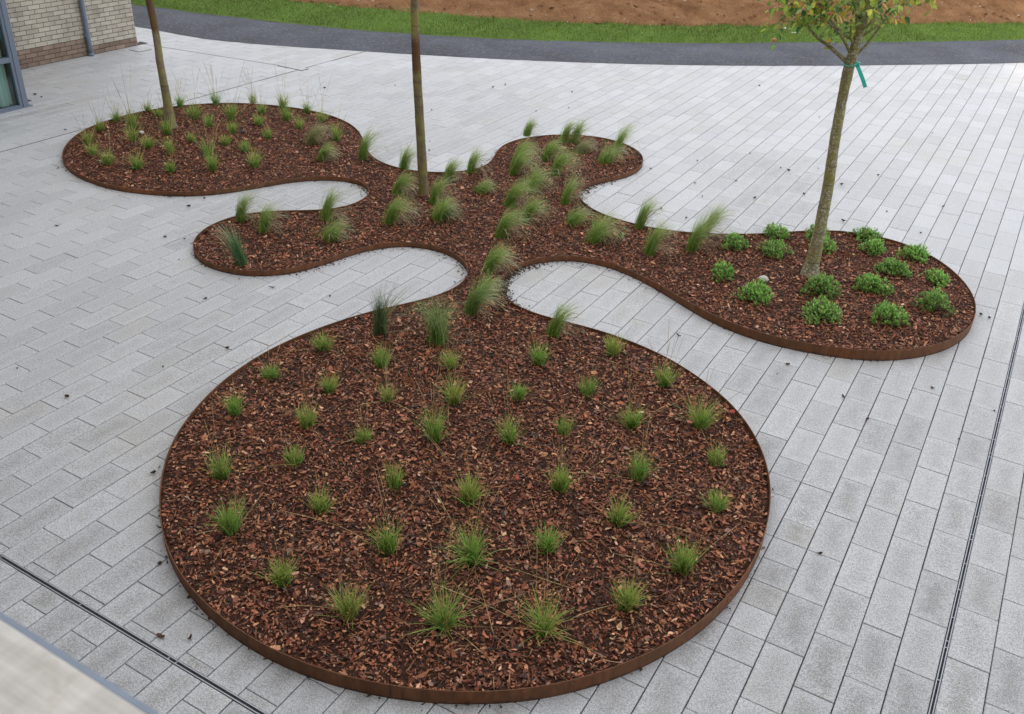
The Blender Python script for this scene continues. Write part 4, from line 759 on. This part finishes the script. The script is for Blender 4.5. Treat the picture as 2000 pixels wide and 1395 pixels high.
limbs = [(tt0(2.18), -rv * .95 + dv * .05 + np.array([0, 0, .18]), .62, .022), (tt0(2.40), -rv * .95 - dv * .1 + np.array([0, 0, .35]), .85, .014), (tt0(2.26), -rv * .6 - dv * .2 + np.array([0, 0, .75]), .75, .016), (tt0(2.22), rv * .7 - dv * .1 + np.array([0, 0, .62]), .85, .014), (tt0(2.28), rv * .15 + dv * .3 + np.array([0, 0, .9]), .8, .014),
         (tt0(2.34), -rv * .5 - dv * .4 + np.array([0, 0, .6]), .7, .014), (tt0(2.42), rv * .9 + dv * .3 + np.array([0, 0, .55]), .9, .014), (tt0(2.5), rv * .3 - dv * .8 + np.array([0, 0, .5]), .6, .012),
         (tt0(2.62), -rv * .9 + dv * .2 + np.array([0, 0, .5]), .95, .016), (tt0(2.72), rv * .8 - dv * .3 + np.array([0, 0, .7]), .95, .014), (tt0(2.8), -rv * .3 + dv * .9 + np.array([0, 0, .6]), .8, .013), (tt0(2.7), -rv * .55 + np.array([0, 0, .9]), .5, .024),
         (tt0(3.0), -rv * .7 - dv * .6 + np.array([0, 0, .6]), .8, .013), (tt0(3.1), rv * .9 + dv * .2 + np.array([0, 0, .8]), .8, .013), (tt0(3.4), rv * .2 - dv * .9 + np.array([0, 0, .8]), .7, .012), (tt0(3.6), -rv * .8 + np.array([0, 0, .9]), .7, .012), (tt0(3.8), rv * .7 + np.array([0, 0, 1.]), .6, .010)]
tips = crown(tr, None, rs, limbs, 5, MAT_TRUNK_R, True, .072)
for k, i in enumerate((5, 31, 60, 88, 120)):
    p_ = tips[i % len(tips)]; fm = MB()
    a_ = np.linspace(0, 2 * np.pi, 9)[:-1]; V_ = []
    for ph in np.linspace(0, math.pi, 7): V_ += [(p_[0] + .021 * math.sin(ph) * math.cos(b_), p_[1] + .021 * math.sin(ph) * math.sin(b_), p_[2] - .05 + .02 * math.cos(ph)) for b_ in a_]
    fm.add(V_, [(r__ * 8 + c__, r__ * 8 + (c__ + 1) % 8, (r__ + 1) * 8 + (c__ + 1) % 8, (r__ + 1) * 8 + c__) for r__ in range(6) for c__ in range(8)])
    fm.build('fruit', flat('fruit_skin', (.55, .22, .13), .4), tr, True)
# turquoise tie hanging from the right tree
MAT_TIE = flat('turquoise_plastic', (.035, .56, .46), .4, .5, 0, .06, 30)
tie = tag(empty('plastic_tie', (-1.627, 9.431, .08)), 'turquoise plastic strip hanging from the right tree below its first branches', 'plant tie')
a0 = tt0(2.18) + rv * .066 - dv * .02
a1 = a0 + rv * .125 + np.array([0, 0, -.20]); wv_ = rv * .017 + np.array([0, 0, .006]); th_ = -dv * .002
k8 = []
for f_ in np.linspace(0, 1, 7):
    c_ = a0 * (1 - f_) + a1 * f_ - dv * (.02 * math.sin(f_ * 3.1)); k8 += [c_ - wv_ - th_, c_ + wv_ - th_, c_ + wv_ + th_, c_ - wv_ + th_]
tm = MB(); tm.add(k8, [(i * 4 + j, i * 4 + (j + 1) % 4, i * 4 + 4 + (j + 1) % 4, i * 4 + 4 + j) for i in range(6) for j in range(4)] + [(3, 2, 1, 0), (24, 25, 26, 27)]); tm.build('strap', MAT_TIE, tie)
an_ = np.linspace(0, 2 * np.pi, 25); c0 = tt0(2.19); MB().tube([c0 + np.array([math.cos(a_) * .068, math.sin(a_) * .068, .01 * math.cos(a_ * 2)]) for a_ in an_], .005, 6, False).build('loop', MAT_TIE, tie, True)
kb = a0 + np.array([0, 0, .012]); MB().box(kb[0] - .02, kb[0] + .02, kb[1] - .014, kb[1] + .014, kb[2] - .02, kb[2] + .02, .006).build('buckle', MAT_TIE, tie)
# middle and left trees: bare trunks in view, crowns above the frame
def plain_tree(x, y, TP, TR_, mat, label, zc, seed):
    t_ = tag(empty('young_tree', (x, y, float(bed_z(x, y)))), label, 'tree', 'young trees planted in the bed'); trunk_mesh('trunk', TP, TR_, mat, t_)
    rs = np.random.default_rng(seed); top = np.array(TP[-1]); limbs = []
    for k in range(9):
        z = zc + k * .16; a_ = k * 2.4; p_ = np.array([np.interp(z, [q[2] for q in TP], [q[i] for q in TP]) for i in (0, 1)] + [z]); limbs.append((p_, np.array([math.cos(a_), math.sin(a_), 1.1]), .8, .014))
    crown(t_, None, rs, limbs, 2, mat, size=.07)
plain_tree(-10.749, 8.963, [(0, 0, -.05), (0, 0, .05), (0, 0, .42), (-.01, -.02, .9), (-.06, .03, 1.3), (-.15, .07, 1.68), (-.2, .1, 2.4), (-.22, .1, 3.2), (-.2, .1, 4.4)], [.115, .078, .058, .051, .049, .048, .045, .03, .01], MAT_TRUNK_L, 'leftmost young tree, slim brown trunk leaning left in the far left oval', 2.7, 31)
plain_tree(-6.332, 8.977, [(0, 0, -.05), (0, 0, .05), (-.018, 0, .42), (-.035, -.02, .92), (-.05, -.04, 1.42), (-.10, .0, 1.8), (-.12, .02, 2.22), (-.13, .02, 3.2), (-.1, 0, 4.6)], [.072, .062, .058, .054, .052, .050, .045, .03, .01], MAT_TRUNK_M, 'middle young tree, bare olive brown trunk standing among the feather grasses', 2.95, 32)

# ------------------------------------------------------------------ building at the left
B = tag(empty('brick_building', (-15.27, 12.2, 0)), 'pale brick building with grey framed glazing at the left edge of the paving', 'building')
def bw(m_, x0, x1, y0, y1, z0, z1): return m_.box(x0 + 15.27, x1 + 15.27, y0 - 12.2, y1 - 12.2, z0, z1)
BH = 11.4
wl_ = MB(); bw(wl_, -15.62, -15.27, 8.2, 12.235, -.05, BH); bw(wl_, -24, -15.62, 11.9, 12.235, -.05, BH)
wl_.build('wall', MAT_BRICK, B)
up = MB(); bw(up, -24, -13.30, -4.0, 8.44, 2.75, BH); up.build('upper_wall', MAT_BRICK, B)
rf = MB(); bw(rf, -24, -13.2, -4.0, 12.3, BH, BH + .3); rf.build('roof', MAT_RENDER, B)
rm = MB(); bw(rm, -17.5, -13.32, -4, 8.40, .0, .012); bw(rm, -17.5, -17.4, -4, 8.4, .012, 2.75); bw(rm, -17.4, -13.30, 8.40, 8.43, -.05, 2.75); rm.build('interior', MAT_ROOM, B)
# glazed front: mullions, transoms, sill, panes (frame plane x = -13.27)
zt0, zt1 = .676, .746
ys = [8.345 - 1.22 * k for k in range(8)]
for k, yv in enumerate(ys):
    w0, w1 = (yv, 8.47) if k == 0 else (yv - .06, yv)
    fm = MB(); bw(fm, -13.37, -13.262, w0, w1, .0, 2.75); 
    if k == 0: bw(fm, -13.262, -13.25, w0 + .045, w1, .0, 2.75)
    fm.build('mullion', MAT_FRAME, B)
for z0, z1 in ((.0, .045), (zt0, zt1), (2.69, 2.75)):
    tm = MB(); bw(tm, -13.355, -13.266 if z0 > .01 else -13.255, -1.0, 8.345, z0, z1); tm.build('transom', MAT_FRAME, B)
sl = MB(); bw(sl, -13.40, -13.235, -1.0, 8.53, -.02, .014); sl.build('sill', MAT_FRAME, B)
for k in range(7):
    for z0, z1 in ((.045, zt0), (zt1, 2.69)):
        pn = MB(); bw(pn, -13.318, -13.306, ys[k + 1], ys[k] - (.0 if k == 0 else .06), z0, z1); pn.build('pane', MAT_GLASS, B)
# curtain behind the glass
yy = np.linspace(7.0, 8.34, 120); xx = -13.43 + .035 * np.sin(yy * 30) + .02 * np.sin(yy * 71)
cv = []; 
for z in (.03, 2.7): cv += [(a_ + 15.27, b_ - 12.2, z) for a_, b_ in zip(xx, yy)]
cm = MB().add(cv, [(i, i + 1, i + 121, i + 120) for i in range(119)]); cm.build('curtain', MAT_CURTAIN, B, True)
# downpipe
dp = tag(empty('downpipe', (-15.215, 11.145, 0)), 'blue grey round downpipe fixed to the pale brick wall', 'downpipe')
MB().tube([(0, 0, .0), (0, 0, .3), (0, 0, 3), (0, 0, 8.6)], .043, 20).build('pipe', MAT_PIPE, dp, True)
MB().tube([(0, 0, 0.005), (0, 0, .05)], .052, 20).build('shoe', MAT_PIPE, dp, True)
for z in (.35, 2.1): MB().box(-.055, .012, -.058, .058, z, z + .035, .004).build('bracket', MAT_PIPE, dp)
# the wing the photograph is taken from (its shade covers the yard)
wing = tag(empty('wing_building', (-2, -6, 0)), 'brick wing behind the ledge the view is taken from', 'building')
MB().box(-11.2, 28, -8, 4.2, 0, 13.0).build('wall', MAT_BRICK, wing)
MB().box(-11, 15, 4.2, 6.1, 2.45, 2.65).build('balcony_floor', MAT_RENDER, wing)
lg = tag(empty('parapet_ledge', (0, 0, 3.55)), 'pale weathered ledge with grey metal edge strip at the bottom left corner', 'ledge')
MB().box(-4.2, 3.0, -.14, .2748, .002, .05, .002).build('coping', MAT_LEDGE, lg)
MB().box(-4.2, 3.0, .2748, .2799, -.03, .0488).build('metal_edge', MAT_ZINC, lg)
MB().box(-4.2, 3.0, -.06, .09, -.92, .0).build('parapet', MAT_RENDER, lg)

# ------------------------------------------------------------------ litter
def litter_mesh(name, L_, W_, seed, mat, col=None):
    rs = np.random.default_rng(seed); n_ = 9; a = np.linspace(0, 2 * np.pi, n_, endpoint=False); rr = rs.uniform(.7, 1.15, n_); th = .0025
    x = np.cos(a) * rr * L_; y = np.sin(a) * rr * W_; z = .006 + .9 * x * x / L_ * rs.uniform(.2, .7) + np.abs(y) * rs.uniform(.2, .9) + rs.uniform(0, .004, n_)
    top = np.c_[x, y, z + th]; bot = np.c_[x * .97, y * .97, z]; V_ = np.r_[[[0, 0, .004 + th]], top, [[0, 0, .002]], bot]
    F_ = [(0, 1 + i, 1 + (i + 1) % n_) for i in range(n_)] + [(n_ + 1, n_ + 2 + (i + 1) % n_, n_ + 2 + i) for i in range(n_)] + [(1 + i, n_ + 2 + i, n_ + 2 + (i + 1) % n_, 1 + (i + 1) % n_) for i in range(n_)]
    mb = MB().add(V_, F_); return mb.mesh(name, mat)
LM = [litter_mesh('fallen_leaf', l_, w_, 40 + i, MAT_DEAD) for i, (l_, w_) in enumerate(((.020, .013), (.024, .010), (.015, .012), (.028, .012), (.013, .010)))]
rs = np.random.default_rng(12)
for i, (x, y) in enumerate(LV):
    o = link('fallen_leaf', LM[i % 5], None, (x, y, .0)); o.rotation_euler = (0, 0, rs.random() * 6.28); s_ = rs.uniform(.55, 1.05) * (1.25 if y > 8 else 1); o.scale = (s_, s_, s_)
    tag(o, 'small dark dead leaf lying on the pale paving', 'leaf', 'small dead leaves on the paving')
BL = ['curled dark leaf beside the slot drain at lower left', 'brown curled leaf on the left paving near a yellowish slab', 'brown leaf on the paving just left of the round bed top', 'grey brown curled leaf left of the left small lobe', 'thin dark sliver on the paving at far left', 'dark stick on a stained slab below the left small lobe',
      'brown leaf on the paving below the right lobe edge', 'dark leaf in a joint right of the round bed', 'bent brown twig on the paving between round bed and right lobe', 'dark leaf clump on the paving beside the grey window frame', 'dark leaf against the front edging of the far left oval', 'dark bark crumb right beside the tip of the right lobe']
BS = [(.030, .015), (.026, .013), (.022, .020), (.026, .015), (.035, .006), (.042, .005), (.022, .015), (.020, .014), (.045, .005), (.05, .02), (.032, .018), (.022, .016)]
for i, ((x, y), lb, (l_, w_)) in enumerate(zip(BIG, BL, BS)):
    nm = ('bark_sliver' if w_ < .007 and i != 8 else 'twig' if i == 8 else 'fallen_leaf')
    o = link(nm, litter_mesh(nm, l_, w_, 70 + i, MAT_DEAD), None, (x, y, 0)); o.rotation_euler = (0, 0, (.2, .5, 1.2, .4, .5, .6, .3, 1, -.5, .1, .2, .7)[i]); tag(o, lb, {'fallen_leaf': 'leaf', 'twig': 'twig', 'bark_sliver': 'bark'}[nm])
def bright(nm, c): return flat(nm, c, .6, .3, 0, .2, 40)
RED, ORG, YEL = bright('red_leaf', (.34, .055, .035)), bright('orange_leaf', (.55, .22, .04)), bright('yellow_leaf', (.55, .42, .10))
for k, mt, lb in ((0, RED, 'red leaf on the bark between mop headed grass and neck'), (1, RED, 'red leaf against the right edging of the round bed'), (2, RED, 'small red leaf on the bark amid the round bed'), (3, ORG, 'orange leaf on the bark below the leftmost tree'), (4, YEL, 'yellow leaf on the bark below the leftmost tree')):
    x, y = (ML[k][0] - (.08 if k == 1 else 0), ML[k][1]); o = link('fallen_leaf', litter_mesh('fallen_leaf', .026, .018, 90 + k, mt), None, (x, y, float(bed_z(np.array([x]), np.array([y]))[0]) + .012)); tag(o, lb, 'leaf'); o.rotation_euler = (.1, .1, k)
def stone(x, y, z, r_, mat, lb, seed, nm='stone'):
    rs = np.random.default_rng(seed); V_ = []
    for a_ in np.linspace(0, math.pi, 8):
        for b_ in np.linspace(0, 2 * np.pi, 13)[:-1]: q_ = r_ * (1 + .12 * math.sin(3 * b_ + seed) * math.sin(a_)); V_.append((q_ * 1.3 * math.sin(a_) * math.cos(b_), q_ * math.sin(a_) * math.sin(b_), q_ * .8 * math.cos(a_)))
    o = MB().add(V_, [(i * 12 + j, i * 12 + (j + 1) % 12, (i + 1) * 12 + (j + 1) % 12, (i + 1) * 12 + j) for i in range(7) for j in range(12)]).build(nm, mat, None, True, (x, y, z)); tag(o, lb, 'stone'); return o
stone(ML[7][0], ML[7][1], .10, .042, MAT_STONE, 'pale grey stone lying just behind an evergreen shrub, left of right trunk', 3)
stone(ML[8][0], ML[8][1], .062, .032, MAT_STONE, 'pale stone among the grass tufts in the far left oval', 5)
stone(ML[9][0], ML[9][1], .062, .033, MAT_DSTONE, 'round dark stone on the bark of the far left oval', 6)
for k, lb in ((5, 'pale green leafy weed on the bark near the right bay'), (6, 'small weed on the bark in the middle of the bed'), (10, 'tiny weed beside the pinched neck of the bed')):
    x, y = ML[k]; rs = np.random.default_rng(k); V_, F_, C_ = leaf_cloud([(rs.normal(0, .015), rs.normal(0, .015), .03) for _ in range(4)], 2, rs, .055 if k == 5 else .035, [((.22, .34, .10), 1.0)], -.1)
    o = link('weed', raw_mesh('weed', V_, F_, MAT_LEAF, color=C_), None, (x, y, float(bed_z(x, y)) + .01)); tag(o, lb, 'weed')
for i, (x, y) in enumerate(((-5.58, 22.35), (-5.36, 22.12))):
    o = link('paper_scrap', litter_mesh('paper_scrap', .10 if i == 0 else .06, .05, 97 + i, MAT_STONE), None, (x, y, .09)); tag(o, ('larger flat pale scrap lying on the turf left of the right tree', 'smaller pale scrap on the turf edge, below the larger one')[i], 'scrap')
